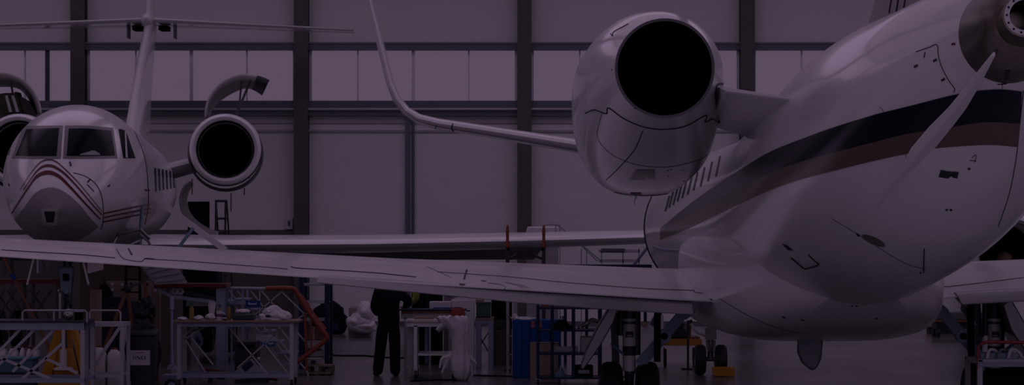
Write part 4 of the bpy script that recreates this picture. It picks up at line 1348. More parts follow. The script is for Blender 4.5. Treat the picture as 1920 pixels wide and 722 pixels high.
v = thing('teal_box', 'dark teal plastic box on the workbench next to the heap of white film', 'box', (xof(457, 40.5), 40.5, zt0))
bp(MB(), 436, 590, 476, 600, 40.4, .3).build('body', teal, v, bevel=.012)
for k in range(3):
    MB().bx(xof(440 + k * 13, 40.39), xof(446 + k * 13, 40.39), 40.375, 40.4, zt0 + .03, zt0 + .08).build('clip', darkst, v)
v = thing('cloth_heap', 'white rag heaped on top of the teal box', 'rag', (xof(455, 40.55), 40.55, zof(589, 40.5)), 'rags on the workbench')
MB().ball((xof(455, 40.55), 40.55, zof(584, 40.5)), (.13, .1, .04), 24, 12, wob=.1, seed=8).build('cloth', cloth, v)
v = thing('plastic_heap', 'large heap of crumpled white plastic film at one end of the workbench', 'plastic film', (xof(513, 40.5), 40.5, zt0))
b = MB()
for (px, py, rx, rz, sd_) in ((501, 596, .15, .10, 1), (512, 588, .17, .14, 2), (528, 594, .16, .11, 3), (518, 600, .22, .07, 4), (506, 583, .08, .07, 5)):
    b.ball(P(px, py, 40.5), (rx, .16, rz), 26, 16, wob=.09, seed=sd_)
for p in b.v:
    p.z = max(p.z, zt0 + .002)
b.build('film', film, v)
MB().ball(P(503, 593, 40.345), (.05, .02, .022), 14, 8, wob=.2).build('fold_shade', mat('fold_shade_dark', (.03, .025, .035), .8, noise=.2), v)  # dark blob that paints the shade inside a fold of the film
# under / behind the bench
v = thing('round_gauge', 'pale blue round-cornered sign board leaning beneath the workbench', 'sign', (xof(370, 41.6), 41.6, 0))
MB().prism([P(360, 635, 41.6), P(366, 625, 41.6), P(374, 622, 41.6), P(380, 634, 41.6), P(380, 645, 41.6), P(374, 654, 41.6)], (.0, .04, 0)).build('face', mat('pale_blue_sign', (.12, .19, .28), .5, noise=.1), v)
MB().prism([P(366, 637, 41.59), P(370, 630, 41.59), P(377, 642, 41.59), P(373, 647, 41.59)], (0, .01, 0)).build('print', navyp, v)
MB().bx(xof(369, 41.62), xof(373, 41.62), 41.62, 41.66, 0, zof(648, 41.6)).build('stake', grey, v)
v = thing('leaning_board', 'lilac-grey board with a dark blue square leaning under the workbench', 'board', (xof(475, 41.0), 41, 0))
MB().prism([P(440, 697, 41.2), P(471, 672, 41.2), P(502, 707, 41.2), P(440, 712, 41.2)], (0, .04, 0)).build('panel', lilac, v)
MB().prism([P(452, 688, 41.19), P(469, 675, 41.19), P(476, 684, 41.19), P(460, 698, 41.19)], (0, .01, 0)).build('blue_square', navyp, v)
MB().prism([P(440, 712, 41.2), P(502, 707, 41.2), P(502, 717.8, 41.2), P(440, 717.8, 41.2)], (0, .04, 0)).build('foot', darkst, v)
v = thing('bench_drawer_box', 'dark machine box standing under the workbench beside the leaning board', 'machine', (xof(460, 42), 42, 0))
bp(MB(), 440, 640, 482, 713, 41.9, .5).build('body', darkst, v, bevel=.02)
bp(MB(), 445, 646, 477, 652, 41.88, .03).build('grille', black, v)
MB().ball(P(485, 673, 41.6), .03, 12, 8).build('lamp', whitep, v)
v = thing('pipe_rail', 'dark red pipe lying low beneath the workbench', 'pipe', (xof(420, 41.4), 41.4, 0))
MB().tube([P(380, 693, 41.4), P(440, 700, 41.4), P(520, 712, 41.4)], .03, 10).build('pipe', maroon, v)
for x, y in ((395, 696), (500, 710)):
    MB().bx(xof(x, 41.4) - .04, xof(x, 41.4) + .04, 41.36, 41.44, 0, zof(y, 41.4)).build('block', darkst, v)

# --- access stair with red handrail
d = 43.2
t = thing('access_stair', 'grey access stair with lattice sides and orange-red curving handrails', 'stair', (xof(525, d), d, 0))
for e in (0, .8):
    MB().tube([P(498, 541, d + e), P(545, 541, d + e), P(556, 548, d + e), P(578, 585, d + e), P(606, 622, d + e), P(612, 630, d + e), P(608, 640, d + e), P(552, 683, d + e)], .045, 8, smooth=50).build('handrail', orangep, t)
    MB().tube([P(556, 548, d + e + .05), P(570, 562, d + e + .05), P(586, 588, d + e + .05), P(610, 618, d + e + .05)], .034, 8, smooth=24).build('handrail', orangep, t)
    MB().tube([P(425, 540, d + e), P(500, 541, d + e)], .025).build('top_rail', lilac, t)
    for (a, b, c, f_) in ((445, 545, 545, 680), (470, 545, 560, 660), (428, 542, 520, 668), (490, 545, 572, 640), (478, 590, 528, 547), (528, 547, 572, 590), (548, 605, 576, 586), (430, 560, 540, 700)):
        MB().beam(P(a, b, d + e + .06), P(c, f_, d + e + .06), .026, .02).build('lattice_bar', lilac, t)
    MB().beam(P(572, 590, d + e), P(575, 695, d + e), .04).beam(P(583, 585, d + e), P(584, 660, d + e), .03).build('post', orangep, t)
    MB().beam(P(487, 545, d + e), P(487, 600, d + e), .02).build('post', lilac, t)
    MB().tube([P(556, 675, d + e), P(575, 695, d + e), P(578, 712, d + e)], .018, 6, smooth=12).build('foot_bar', lilac, t)
for k in range(7):
    p, q = P(450 + k * 16, 560 + k * 20, d), None
    MB().bx(p.x - .12, p.x + .14, d + .03, d + .78, p.z - .03, p.z).build('tread', bench, t)
MB().bx(xof(420, d), xof(460, d), d, d + .8, zof(571, d), zof(564, d)).build('landing', bench, t)
for x in (425, 455):
    for e in (.03, .77):
        MB().bx(xof(x, d) - .02, xof(x, d) + .02, d + e - .02, d + e + .02, 0, zof(541, d)).build('leg', bench, t)
lb = bp(MB(), 461, 564, 488, 576, d - .06, .012).build('maker_plate', bluep, t)
tx = MB()
ps = [(465.5, 571), (467, 567.3), (468.3, 571.3), (470, 569.6), (471.3, 571), (472.6, 569.6), (474, 571), (475.5, 569.4), (477, 571), (478.5, 569.5), (480, 571), (480.4, 566.8)]
tx.tube([P(x, y, d - .068) for x, y in ps], .008, 6, smooth=50)
tx.build('script_lettering', whitep, lb)
lb = bp(MB(), 489, 640, 516, 650, d - .06, .012).build('maker_plate', mat('mid_blue_plate', (.015, .10, .26), .4, noise=.05), t)
tx = MB().tube([P(x, y, d - .068) for x, y in [(503, 646), (505, 642.5), (507, 646.5), (509, 643.5), (511, 646), (512, 642)]], .008, 6, smooth=30)
tx.build('script_lettering', whitep, lb)
bp(MB(), 480, 628, 520, 640, d - .03, .02).build('side_plate', lilac, t)

# --- navy pallet rack post frame with shelves
d = 45.5
t = thing('pallet_rack', 'navy steel rack frame with bare shelves beyond the orange-red handrails', 'rack', (xof(585, d), d, 0))
for x in (565, 613):
    for e in (0, .8):
        MB().bx(xof(x, d) - .045, xof(x, d) + .045, d + e, d + e + .06, 0, zof(515, d)).build('post', navyp, t)
for y in (534, 567, 600, 640, 672):
    MB().bx(xof(565, d), xof(613, d), d + .01, d + .85, zof(y + 2, d), zof(y - 1.5, d)).build('shelf', grey if y != 567 else lilac, t)
v = thing('crate_stack', 'brown cardboard carton on a lower shelf of the navy rack', 'carton', (xof(590, d), d, zof(637.4, d)))
bp(MB(), 571, 612, 606, 637.2, d + .1, .5).build('carton', mat('brown_carton', (.13, .075, .045), .7, noise=.15), v, bevel=.01)
bp(MB(), 586, 612, 590, 637.2, d + .095, .02).build('tape', board, v)
v = thing('parts_tray', 'white tray of parts on the bottom shelf of the navy rack', 'tray', (xof(590, d), d, zof(669.2, d)))
bp(MB(), 572, 658, 606, 669.0, d + .1, .5).build('tray', mat('dull_white_tray', (.3, .3, .31), .6, noise=.2, nscale=14), v, bevel=.01)
bp(MB(), 576, 655, 600, 659, d + .15, .35).build('contents', darkst, v)
v = thing('wood_pallet', 'worn wooden pallet on the floor in front of the navy rack', 'pallet', (xof(597, 43.9), 43.9, 0))
for k in range(3):
    bp(MB(), 574, 684, 621, 687.5, 43.4 + k * .34, .22).build('deck_board', wood, v)
for x in (576, 597, 615):
    MB().bx(xof(x, 43.4), xof(x + 6, 43.4), 43.42, 44.3, .02, zof(687.5, 43.4)).build('block', mat('pallet_block', (.13, .09, .06), .7, noise=.2), v)
bp(MB(), 574, 698, 621, 701, 43.4, .22).build('bottom_board', wood, v)
v = thing('air_hose_reel', 'small blue and white carton on the wooden pallet', 'carton', (xof(590, 43.6), 43.6, zof(684, 43.4)))
bp(MB(), 578, 672, 600, 683.0, 43.5, .35).build('carton', grey, v, bevel=.01)
bp(MB(), 583, 676, 592, 682, 43.49, .02).build('label', navyp, v)

# --- things along the far wall
v = thing('black_holdall', 'black lumpy bag against the far wall beside the navy rack post', 'bag', (xof(621, 62), 62, 0))
MB().ball((xof(617, 62), 62, .40), (.42, .35, .45), wob=.12, seed=4).ball((xof(628, 62), 62, .28), (.3, .3, .32), wob=.1, seed=6).build('bag', darkcl, v)
MB().tube([(xof(612, 62), 61.7, .7), (xof(618, 62), 61.6, .95), (xof(624, 62), 61.7, .7)], .03, 8, smooth=14).build('strap', darkst, v)
bp(MB(), 606, 606, 634, 620, 61.6, .8).build('mat', navyp, v)
v = thing('wrapped_pallet', 'pallet load of cartons wrapped in clear film by the far wall', 'pallet load', (xof(668, 60), 60, 0))
for k, (x0_, y0_, x1_, y1_) in enumerate(((654, 576, 668, 598), (656, 598, 672, 612), (672, 582, 692, 600), (674, 600, 693, 614))):
    bp(MB(), x0_, y0_, x1_, y1_, 60 + k * .05, .8).build('carton', [board, whitep, grey, whitep][k], v, bevel=.02)
w_ = MB()
for (px, py, rx, rz, sd_) in ((684, 590, .22, .34, 11), (676, 603, .28, .24, 12), (664, 606, .2, .2, 13), (680, 611, .34, .18, 14)):
    w_.ball(P(px, py, 59.8), (rx, .25, rz), 22, 14, wob=.09, seed=sd_)
w_.build('plastic_wrap', film, v)
bp(MB(), 653, 614, 695, 632.5, 60, .9).build('pallet', mat('pale_pallet', (.3, .28, .28), .7, noise=.15), v)
v = thing('notice_sign', 'pale notice sheet fixed to the far wall behind the navy rack post', 'notice', (xof(621, WY), WY - .02, zof(567, WY)))
bp(MB(), 616, 544, 627, 566, WY - .03, .02).build('sheet', whitep, v)
bp(MB(), 618, 548, 625, 551, WY - .034, .004).build('printed_block', grey, v)
v = thing('black_screen', 'black flat panel standing against the far wall below the open engine cowl', 'panel', (xof(372, 64), 64, 0))
bp(MB(), 352, 378, 392, 441, 64, .12).build('panel', black, v, bevel=.01)
for x in (354, 389):
    MB().bx(xof(x, 64) - .03, xof(x, 64) + .03, 64.02, 64.1, 0, zof(440, 64)).build('post', darkst, v)
MB().bx(xof(350, 64), xof(394, 64), 63.8, 64.4, 0, .05).build('base', darkst, v)
v = thing('step_ladder', 'tall dark step ladder against the far wall beside the black flat panel', 'ladder', (xof(419, 63), 63, 0))
for x0_, x1_, e in ((405, 408, 0), (423, 428, 0)):
    MB().beam((xof(x0_ - 1, 63), 62.8, 0), P(x0_, 376, 63), .05).build('rail', darkst, v)
    MB().beam((xof(x1_ + 6, 63), 63.8, 0), P(x1_ - 3, 377, 63.1), .04).build('rear_leg', darkst, v)
MB().beam(P(404, 377, 63), P(426, 377, 63), .06).build('cap', darkst, v)
for k in range(6):
    y = 410 + k * 27
    MB().beam(P(405, y, 62.95), P(426, y, 62.95), .06, .05).build('step', darkst, v)
v = thing('access_platform', 'pale mobile platform with thin guard rails near the far wall beyond the cabin door', 'platform', (xof(1120, 57), 57, 0))
d = 57
MB().bx(xof(1125, d), xof(1200, d), d, d + 1, zof(474, d), zof(468, d)).build('deck', lilac, v)
MB().bx(xof(1125, d), xof(1200, d), d, d + 1, zof(492, d), zof(487, d)).build('deck', lilac, v)
for x in (1042, 1050, 1090, 1100, 1128, 1168, 1198):
    MB().bx(xof(x, d) - .012, xof(x, d) + .012, d, d + .03, 0, zof(421 if x < 1060 else 466, d)).build('post', grey, v)
MB().tube([P(1020, 421, d), P(1045, 421, d), P(1064, 436, d), P(1130, 492, d)], .015).build('rail', grey, v)
MB().tube([P(1088, 458, d), P(1120, 490, d)], .015).build('rail', grey, v)
bp(MB(), 1128, 466, 1172, 471, d - .1, .1).build('dark_box', dgrey, v)
v = thing('white_unit', 'pale sloping air unit standing beyond the wing behind the orange trestle posts', 'air unit', (xof(1018, 58), 58, 0))
MB().prism([P(985, 442, 58), P(989, 425, 58), P(1047, 425, 58), P(1050, 442, 58)], (0, 1, 0)).build('hood', white2, v, bevel=.03)
MB().bx(xof(988, 58.2), xof(1047, 58.2), 58.1, 58.9, 0, zof(442, 58)).build('body', mat('unit_grey', (.33, .32, .34), .5, noise=.1), v)
bp(MB(), 978, 470, 1003, 480, 58.0, .1).build('vent', board, v)

# --- trestle with orange posts
d = 45.0
t = thing('wing_trestle', 'dark steel trestle with two orange topped posts rising beyond the wing', 'trestle', (xof(985, d), d, 0))
for x in (951.5, 1019.5):
    MB().bx(xof(x, d) - .035, xof(x, d) + .035, d - .03, d + .03, 0, zof(464, d)).build('post', darkst, t)
    MB().lathe((xof(x, d), d, zof(464, d)), (0, 0, 1), [(0, .045), (.08, .05), (.12, .03), (.24, .028), (.28, .034), (.34, .028), (.40, .022), (.42, .005)], 16, True, True).build('padded_tip', orangep, t)
    MB().bx(xof(x, d) - .06, xof(x, d) + .06, d - .4, d + .4, 0, .05).build('foot', darkst, t)
MB().bx(xof(951, d), xof(1020, d), d - .03, d + .03, zof(470, d), zof(463, d)).build('crossbar', darkst, t)
MB().tube([P(953, 486, d), P(965, 480, d), P(976, 470, d)], .025, 8, smooth=10).build('gusset', darkst, t)
MB().tube([P(1018, 486, d), P(1005, 480, d), P(994, 470, d)], .025, 8, smooth=10).build('gusset', darkst, t)

# --- person in dark working clothes
def skin_obj(name, verts, edges, radii, m, parent, off):
    me = bpy.data.meshes.new(name + '_path')
    me.from_pydata([tuple(V(v) + V(off)) for v in verts], edges, [])
    o = bpy.data.objects.new(name + '_path', me)
    C.objects.link(o)
    sk = o.modifiers.new('skin', 'SKIN')
    sk.use_smooth_shade = True
    sb = o.modifiers.new('sub', 'SUBSURF')
    sb.levels = 2
    sb.render_levels = 2
    for i, sv in enumerate(me.skin_vertices[0].data):
        r = radii[i]
        sv.radius = r if isinstance(r, tuple) else (r, r)
        sv.use_root = (i == 0)
    bpy.context.view_layer.update()
    dg = bpy.context.evaluated_depsgraph_get()
    me2 = bpy.data.meshes.new_from_object(o.evaluated_get(dg))
    bpy.data.objects.remove(o)
    me2.name = name
    me2.materials.clear()
    me2.materials.append(m)
    top = parent
    me2.transform(Matrix.Translation(-V(top.location)))
    r_ = bpy.data.objects.new(name, me2)
    C.objects.link(r_)
    r_.parent = parent
    return r_


pd = 43.3
po = V((xof(729, pd), pd, 0))
per = thing('person', 'person in dark work clothes standing with back turned at the white cart', 'person', po)
skinm = mat('skin_tone', (.30, .17, .12), .5, noise=.06)
vs = [(0, 0, .98), (0, .0, 1.15), (0, -.01, 1.34), (0, .0, 1.50), (0, .02, 1.59), (0, .03, 1.68), (0, .04, 1.80),
      (-.10, 0, .92), (-.15, .02, .52), (-.21, .03, .10), (-.22, -.10 + .22, .05),
      (.09, 0, .92), (.11, .0, .52), (.115, .02, .10), (.13, .12, .05),
      (-.20, 0, 1.50), (-.27, .05, 1.22), (-.20, .28, 1.10), (-.17, .37, 1.10),
      (.20, 0, 1.50), (.37, .06, 1.34), (.28, .30, 1.24), (.24, .38, 1.23)]
es = [(0, 1), (1, 2), (2, 3), (3, 4), (4, 5), (5, 6), (0, 7), (7, 8), (8, 9), (9, 10), (0, 11), (11, 12), (12, 13), (13, 14), (3, 15), (15, 16), (16, 17), (17, 18), (3, 19), (19, 20), (20, 21), (21, 22)]
rs = [(.15, .11), (.14, .10), (.16, .11), (.13, .09), .06, .085, .07, .085, .058, .042, .035, .085, .058, .042, .035, .06, .046, .034, .03, .06, .046, .034, .03]
# hands: palm end plus four fingers and a thumb on each
for base, sx in ((18, 1), (22, 1)):
    p = V(vs[base])
    for k, (fx_, L_) in enumerate(((-.03, .07), (-.01, .085), (.01, .08), (.03, .065))):
        i0 = len(vs)
        vs.append(tuple(p + V((fx_, .045, .0))))
        vs.append(tuple(p + V((fx_, .045 + L_ * .6, -.012))))
        vs.append(tuple(p + V((fx_, .045 + L_ * .9, -.045))))
        es += [(base, i0), (i0, i0 + 1), (i0 + 1, i0 + 2)]
        rs += [.011, .010, .008]
    i0 = len(vs)
    vs.append(tuple(p + V((-.045 if base == 22 else .045, .01, .0))))
    vs.append(tuple(p + V((-.06 if base == 22 else .06, .05, -.01))))
    es += [(base, i0), (i0, i0 + 1)]
    rs += [.012, .009]
skin_obj('body', vs, es, rs, skinm, per, po)
jv = [(0, 0, .80), (0, 0, 1.08), vs[2], (0, 0, 1.48), (0, .015, 1.54), vs[15], vs[16], vs[17], vs[19], vs[20], vs[21]]
skin_obj('jacket', jv, [(0, 1), (1, 2), (2, 3), (3, 4), (3, 5), (5, 6), (6, 7), (3, 8), (8, 9), (9, 10)],
         [(.215, .17), (.215, .165), (.235, .165), (.195, .14), .085, .105, .085, .065, .105, .085, .065], darkcl, per, po)
skin_obj('trousers', [(0, 0, 1.12), (0, 0, .95), vs[7], vs[8], (-.21, .03, .0), vs[11], vs[12], (.115, .02, .0)],
         [(0, 1), (1, 2), (2, 3), (3, 4), (1, 5), (5, 6), (6, 7)], [(.195, .155), (.19, .15), .135, .108, .10, .135, .108, .10], mat('dark_trousers', (.006, .007, .012), .9, spec=.1, noise=.3, nscale=20), per, po)
for x in (-.22, .125):
    rings = []
    for y, w_, h in ((-.13, .045, .07), (-.09, .06, .10), (.0, .065, .11), (.08, .06, .085), (.18, .05, .06), (.22, .02, .03)):
        rings.append([po + V((x + w_ * math.cos(2 * PI * k / 16), y, max(0, h / 2 + h / 2 * math.sin(2 * PI * k / 16)))) for k in range(16)])
    MB().loft(rings).build('shoe', black, per)
hd = po + V((0, .05, 1.74))
MB().ball(hd + V((0, -.015, .02)), (.088, .105, .115), 20, 14).build('hair', mat('dark_hair', (.01, .009, .012), .7, noise=.3), per)
fc = MB().ball(hd + V((0, .028, -.005)), (.076, .088, .112), 20, 14).ball(hd + V((0, .118, -.015)), (.014, .018, .022), 10, 6).ball(hd + V((.078, .01, -.01)), (.012, .022, .03), 10, 6).ball(hd + V((-.078, .01, -.01)), (.012, .022, .03), 10, 6)
face = fc.build('head', skinm, per)
e_ = MB().ball(hd + V((.03, .108, .01)), (.013, .008, .008), 10, 6).ball(hd + V((-.03, .108, .01)), (.013, .008, .008), 10, 6).ball(hd + V((0, .107, -.06)), (.024, .006, .006), 10, 6)
e_.build('face_features', mat('dark_features', (.06, .03, .03), .5, noise=.1), face)

# --- hi-vis vest on a dark locker
v = thing('dark_locker', 'black locker behind the person and the tray bench', 'locker', (xof(805, 46.9), 46.9, 0))
bp(MB(), 772, 541, 829, 684, 46.75, .5).build('body', black, v, bevel=.01)
MB().bx(xof(800, 46.3) - .006, xof(800, 46.3) + .006, 46.735, 46.75, .1, zof(545, 46.75)).build('door_gap', darkst, v)
MB().bx(xof(795, 46.3), xof(797, 46.3), 46.71, 46.74, zof(600, 46.75), zof(590, 46.75)).build('handle', steel, v)
v = thing('safety_vest', 'yellow-green safety vest hanging beside the shoulder of the person', 'vest', (xof(768, 45.2), 45.2, zof(575, 45.2)))
A = [(762, 536), (770, 540), (775, 548), (776, 558), (771, 565), (764, 571)]
B = [(782, 536), (785, 542), (785, 550), (783, 560), (776, 567), (766, 574)]
thick(shell(A, B, 44.9, 45.1, 20).build('fabric', mat('hi_vis_green', (.28, .34, .03), .7, noise=.15), v), .05)
thick(shell([(760, 566), (764, 567), (769, 565)], [(758, 572), (766, 574), (772, 570)], 44.85, 45.0, 10).build('reflective_band', mat('pale_blue_band', (.12, .18, .26), .4, noise=.1), v), .05)
MB().tube([P(766, 540, 45.3), P(766, 530, 45.4), P(770, 526, 45.4)], .012).build('hanger', darkst, v)

# --- tray bench behind the cart
d = 44.3
t = thing('tray_bench', 'long narrow bench with blue edged tray behind the white cart', 'bench', (xof(818, d), d, 0))
bp(MB(), 748, 580, 874, 582.5, d, .7).build('tray_rim', navyp, t)
bp(MB(), 752, 583, 846, 588, d + .02, .6).build('tray_lining', slm, t)
bp(MB(), 752, 588, 872, 597, d + .03, .6).build('body', grey, t)
bp(MB(), 874, 582, 882, 584, d, .05).build('handle_bar', black, t)
for x in (760, 866):
    for e in (.05, .6):
        MB().bx(xof(x, d) - .025, xof(x, d) + .025, d + e - .02, d + e + .02, 0, zof(596, d)).build('leg', grey, t)
v = thing('red_case', 'orange-red case lying at one end of the blue edged tray', 'case', (xof(858, d - .1), d - .1, zof(597, d)))
bp(MB(), 846, 579, 871, 592, d - .12, .11).build('case', mat('bright_red_case', (.28, .03, .012), .5, noise=.1), v, bevel=.008)
MB().tube([P(853, 579, d - .06), P(853, 576.5, d - .06), P(863, 576.5, d - .06), P(863, 579, d - .06)], .008, 6).build('handle', darkst, v)
v = thing('blue_tool', 'blue and red rod tools lying on the tray bench', 'tool', (xof(835, d + .3), d + .3, zof(580, d)))
MB().tube([P(812, 577.6, d + .3), P(846, 577.6, d + .3)], .012).build('rod', bluep, v)
MB().tube([P(846, 577.6, d + .3), P(868, 577.6, d + .3)], .014).build('grip', redp, v)

# --- white cart
d = 42.1
x0, x1 = xof(762, d), xof(853, d)
zt = zof(600, d)
t = thing('white_cart', 'white two-tier steel cart on black casters next to the person', 'cart', ((x0 + x1) / 2, d, 0))
MB().bx(x0 - .02, x1 + .02, d - .02, d + .95, zt - .05, zt).build('top', mat('pinkish_top', (.48, .42, .42), .5, noise=.06), t, bevel=.01)
MB().bx(x0, x1, d, d + .9, zt - .12, zt - .05).build('top_frame', white2, t)
bp(MB(), 783, 663, 848, 667, d, .9).build('shelf', white2, t)
for x in (xof(779, d), x1 - .03):
    for y in (d + .03, d + .87):
        MB().bx(x - .03, x + .03, y - .03, y + .03, .16, zt - .1).build('leg', white2, t)
        caster(t, (x, y, 0), .085)
MB().bx(xof(762, d), xof(774, d), d + .2, d + .9, .2, zt - .12).build('side_panel', grey, t)
MB().bx(xof(794, d), xof(800, d), d + .6, d + .65, .25, zt - .1).build('rear_strut', bench, t)
bp(MB(), 764, 601, 770, 603, d - .05, .03).build('handle', steel, t)
bp(MB(), 776, 594, 812, 599.5, d + .3, .4).build('parts_mat', wood, t)

# --- sheet of plastic hanging off the cart end
v = thing('plastic_sheet', 'crumpled white plastic film hanging from the white cart down to the floor', 'plastic film', (xof(855, d - .1), d - .1, 0))
rings = []
prof = [(597, 833, 862, .14), (592, 826, 872, .2), (595, 820, 876, .22), (603, 826, 878, .22), (618, 842, 879, .2), (635, 846, 878, .2), (655, 848, 878, .18), (672, 844, 884, .2), (690, 846, 886, .22), (705, 852, 880, .2), (712, 858, 876, .15)]
rnd = random.Random(5)
for i, (y, xa_, xb_, dp) in enumerate(prof):
    c = (xof(xa_, d) + xof(xb_, d)) / 2
    w_ = (xof(xb_, d) - xof(xa_, d)) / 2
    z = max(.004, zof(y, d - .1))
    rings.append([(c + w_ * math.cos(2 * PI * k / 40) * (1 + .07 * math.sin(2 * PI * 4 * k / 40 + i * .8)), d - .29 + dp * math.sin(2 * PI * k / 40) * (1 + .2 * math.sin(7 * 2 * PI * k / 40 + i * .7)), max(.003, z + .012 * math.sin(k * 1.7 + i))) for k in range(40)])
MB().loft(rings).build('film', film, v, smooth=80)
thick(shell([(838, 597), (828, 606), (817, 618)], [(848, 606), (836, 616), (822, 623)], d - .4, d - .3, 12).build('loose_flap', film, v), .02)
for k, (pts) in enumerate(([(848, 660), (838, 678), (828, 700)], [(878, 668), (888, 676), (893, 682)], [(880, 680), (884, 695), (886, 706)], [(845, 668), (830, 672), (824, 690)])):
    pp = [P(x, y, d - .32) for x, y in pts]
    MB().tube(pp, [.05, .015], 8, smooth=10).build('loose_strand', film, v)

# --- white boxes, green crate on blue trestle
v = thing('white_cabinet', 'tall white cabinet with squared panels behind the plastic sheet', 'cabinet', (xof(868, 46), 46, 0))
bp(MB(), 846, 563, 889, 690, 46, .5).build('body', whitep, v, bevel=.012)
bp(MB(), 805, 566, 846, 586, 45.95, .5).build('side_box', mat('box_white', (.55, .53, .55), .5, noise=.05), v, bevel=.012)
MB().prism([P(846, 563, 46.1), P(889, 563, 46.1), P(884, 549, 46.1), P(862, 556, 46.1)], (0, .3, 0)).build('sloped_lid', whitep, v)
MB().bx(xof(846, 46) - .006, xof(846, 46) + .006, 45.99, 46.02, .1, zof(566, 46)).build('panel_gap', grey, v)
for x in (806, 843):
    MB().bx(xof(x, 46) - .02, xof(x, 46) + .02, 46.0, 46.05, 0, zof(586, 46)).build('leg', grey, v)
v = thing('stained_board', 'pale board with dark red marks behind the white cabinet', 'board', (xof(862, 47.5), 47.4, 0))
bp(MB(), 832, 540, 883, 672, 47.4, .05).build('board', mat('pale_board', (.36, .33, .34), .6, noise=.08), v)
for x in (838, 856):
    bp(MB(), x, 540, x + 12, 556, 47.38, .02).build('red_mark', mat('dried_red', (.13, .03, .03), .6, noise=.3), v)
d = 46.1
t = thing('blue_trestle', 'blue-grey trestle table with wooden edge carrying a green crate', 'table', (xof(906, d), d, 0))
bp(MB(), 891, 596, 926, 600, d, .8).build('top', wood, t)
bp(MB(), 891, 600, 926, 606, d + .02, .04).build('rail', bench, t)
for x in (897, 920):
    for e in (.04, .72):
        MB().bx(xof(x, d) - .05, xof(x, d) + .05, d + e - .03, d + e + .03, 0, zof(600, d)).build('leg', bench, t)
MB().beam(P(893, 620, d + .4), P(916, 660, d + .4), .02).beam(P(918, 620, d + .42), P(893, 660, d + .42), .02).build('brace', darkst, t)
v = thing('green_crate', 'dark green plastic crate on the blue-grey trestle table', 'crate', (xof(905, d + .3), d + .3, zof(595, d)))
bp(MB(), 893, 570, 920, 594.6, d + .1, .5).build('crate', green, v, bevel=.012)
bp(MB(), 892, 567, 922, 571, d + .08, .54).build('rim', teal, v)
bp(MB(), 892, 562, 908, 567, d + .2, .3).build('contents', board, v)
v = thing('black_cupboard', 'black open cupboard between the green crate and the blue cabinet', 'cupboard', (xof(935, 47), 47, 0))
bp(MB(), 921, 552, 960, 682, 47.0, .6).build('body', black, v, bevel=.01)
bp(MB(), 923, 600, 958, 616, 46.95, .05).build('shelf_goods', mat('grey_goods', (.06, .055, .055), .6, noise=.3, nscale=10), v)
bp(MB(), 922, 618, 960, 683.5, 46.9, .1).build('lower_panel', mat('brown_grey_panel', (.07, .06, .055), .6, noise=.1), v)
MB().bx(xof(950, 46.9) - .01, xof(950, 46.9) + .01, 46.85, 46.9, .3, 1.2).build('handle', steel, v)
v = thing('slim_rack', 'grey slim upright rack post pair beside the blue cabinet', 'rack', (xof(958, 44.5), 44.5, 0))
for x in (952, 966):
    MB().bx(xof(x, 44.5) - .025, xof(x, 44.5) + .025, 44.5, 44.55, 0, zof(556, 44.5)).build('post', grey, v)
for y in (565, 595, 630, 665):
    MB().bx(xof(952, 44.5), xof(966, 44.5), 44.5, 44.53, zof(y + 1, 44.5), zof(y - 1, 44.5)).build('rung', grey, v)

# --- blue cabinet and beige board
d = 42.6
t = thing('blue_cabinet', 'bright blue wheeled cabinet with ribbed panels beneath the wing', 'cabinet', (xof(1005, d), d, 0))
bp(MB(), 961, 600, 1052, 709, d, .55).build('body', bluep, t, bevel=.012)
for x in (979, 993, 1012, 1031):
    MB().bx(xof(x, d) - .008, xof(x, d) + .008, d - .012, d + .01, zof(706, d), zof(602, d)).build('panel_groove', navyp, t)
for x in (968, 1044):
    caster(t, (xof(x, d), d + .1, 0), .05)
for x in (996, 1009):
    bp(MB(), x, 602, x + 7, 615, d - .015, .012).build('red_label', mat('label_red', (.26, .10, .11), .6, noise=.2), t)
v = thing('bubble_wrap', 'strip of clear crumpled wrap lying on top of the blue cabinet', 'plastic film', (xof(985, d + .2), d + .2, zof(600, d)))
b = MB().ball((xof(983, d), d + .25, zof(598.5, d)), (.2, .15, .035), 24, 10, wob=.15, seed=2).ball((xof(966, d), d + .25, zof(597, d)), (.05, .1, .07), 18, 10, wob=.2, seed=9)
for p in b.v:
    p.z = max(p.z, zof(600, d) + .002)
b.build('wrap', film, v)
v = thing('beige_board', 'plain beige board leaning on the front of the blue cabinet', 'board', (xof(1020, 42.2), 42.1, 0))
bp(MB(), 994, 643, 1047, 712, 42.15, .04).build('board', board, v, bevel=.004)
bp(MB(), 994, 641.5, 1047, 643, 42.14, .06).build('edge_strip', mat('pale_strip', (.36, .30, .28), .6, noise=.1), v)

# --- navy wire shelf trolley with parts
d = 40.9
t = thing('shelf_trolley', 'navy tube shelf trolley stacked with engine parts beside the main wheel', 'trolley', (xof(1070, d), d, 0))
for x in (1009, 1036, 1076, 1126):
    for e in (0, .6):
        MB().cyl((xof(x, d), d + e, .08), (xof(x, d), d + e, zof(567, d)), .024, n=10).build('post', navyp, t)
for y in (578, 620, 664, 709):
    s_ = MB().bx(xof(1007, d), xof(1128, d), d - .02, d + .04, zof(y + 2, d), zof(y - 1.5, d)).bx(xof(1007, d), xof(1128, d), d + .58, d + .62, zof(y + 2, d), zof(y - 1.5, d)).bx(xof(1007, d), xof(1128, d), d + .04, d + .58, zof(y + .5, d), zof(y - .5, d))
    s_.build('shelf', navyp, t)
for x in (1009, 1126):
    for e in (0, .6):
        caster(t, (xof(x, d), d + e, 0), .035)


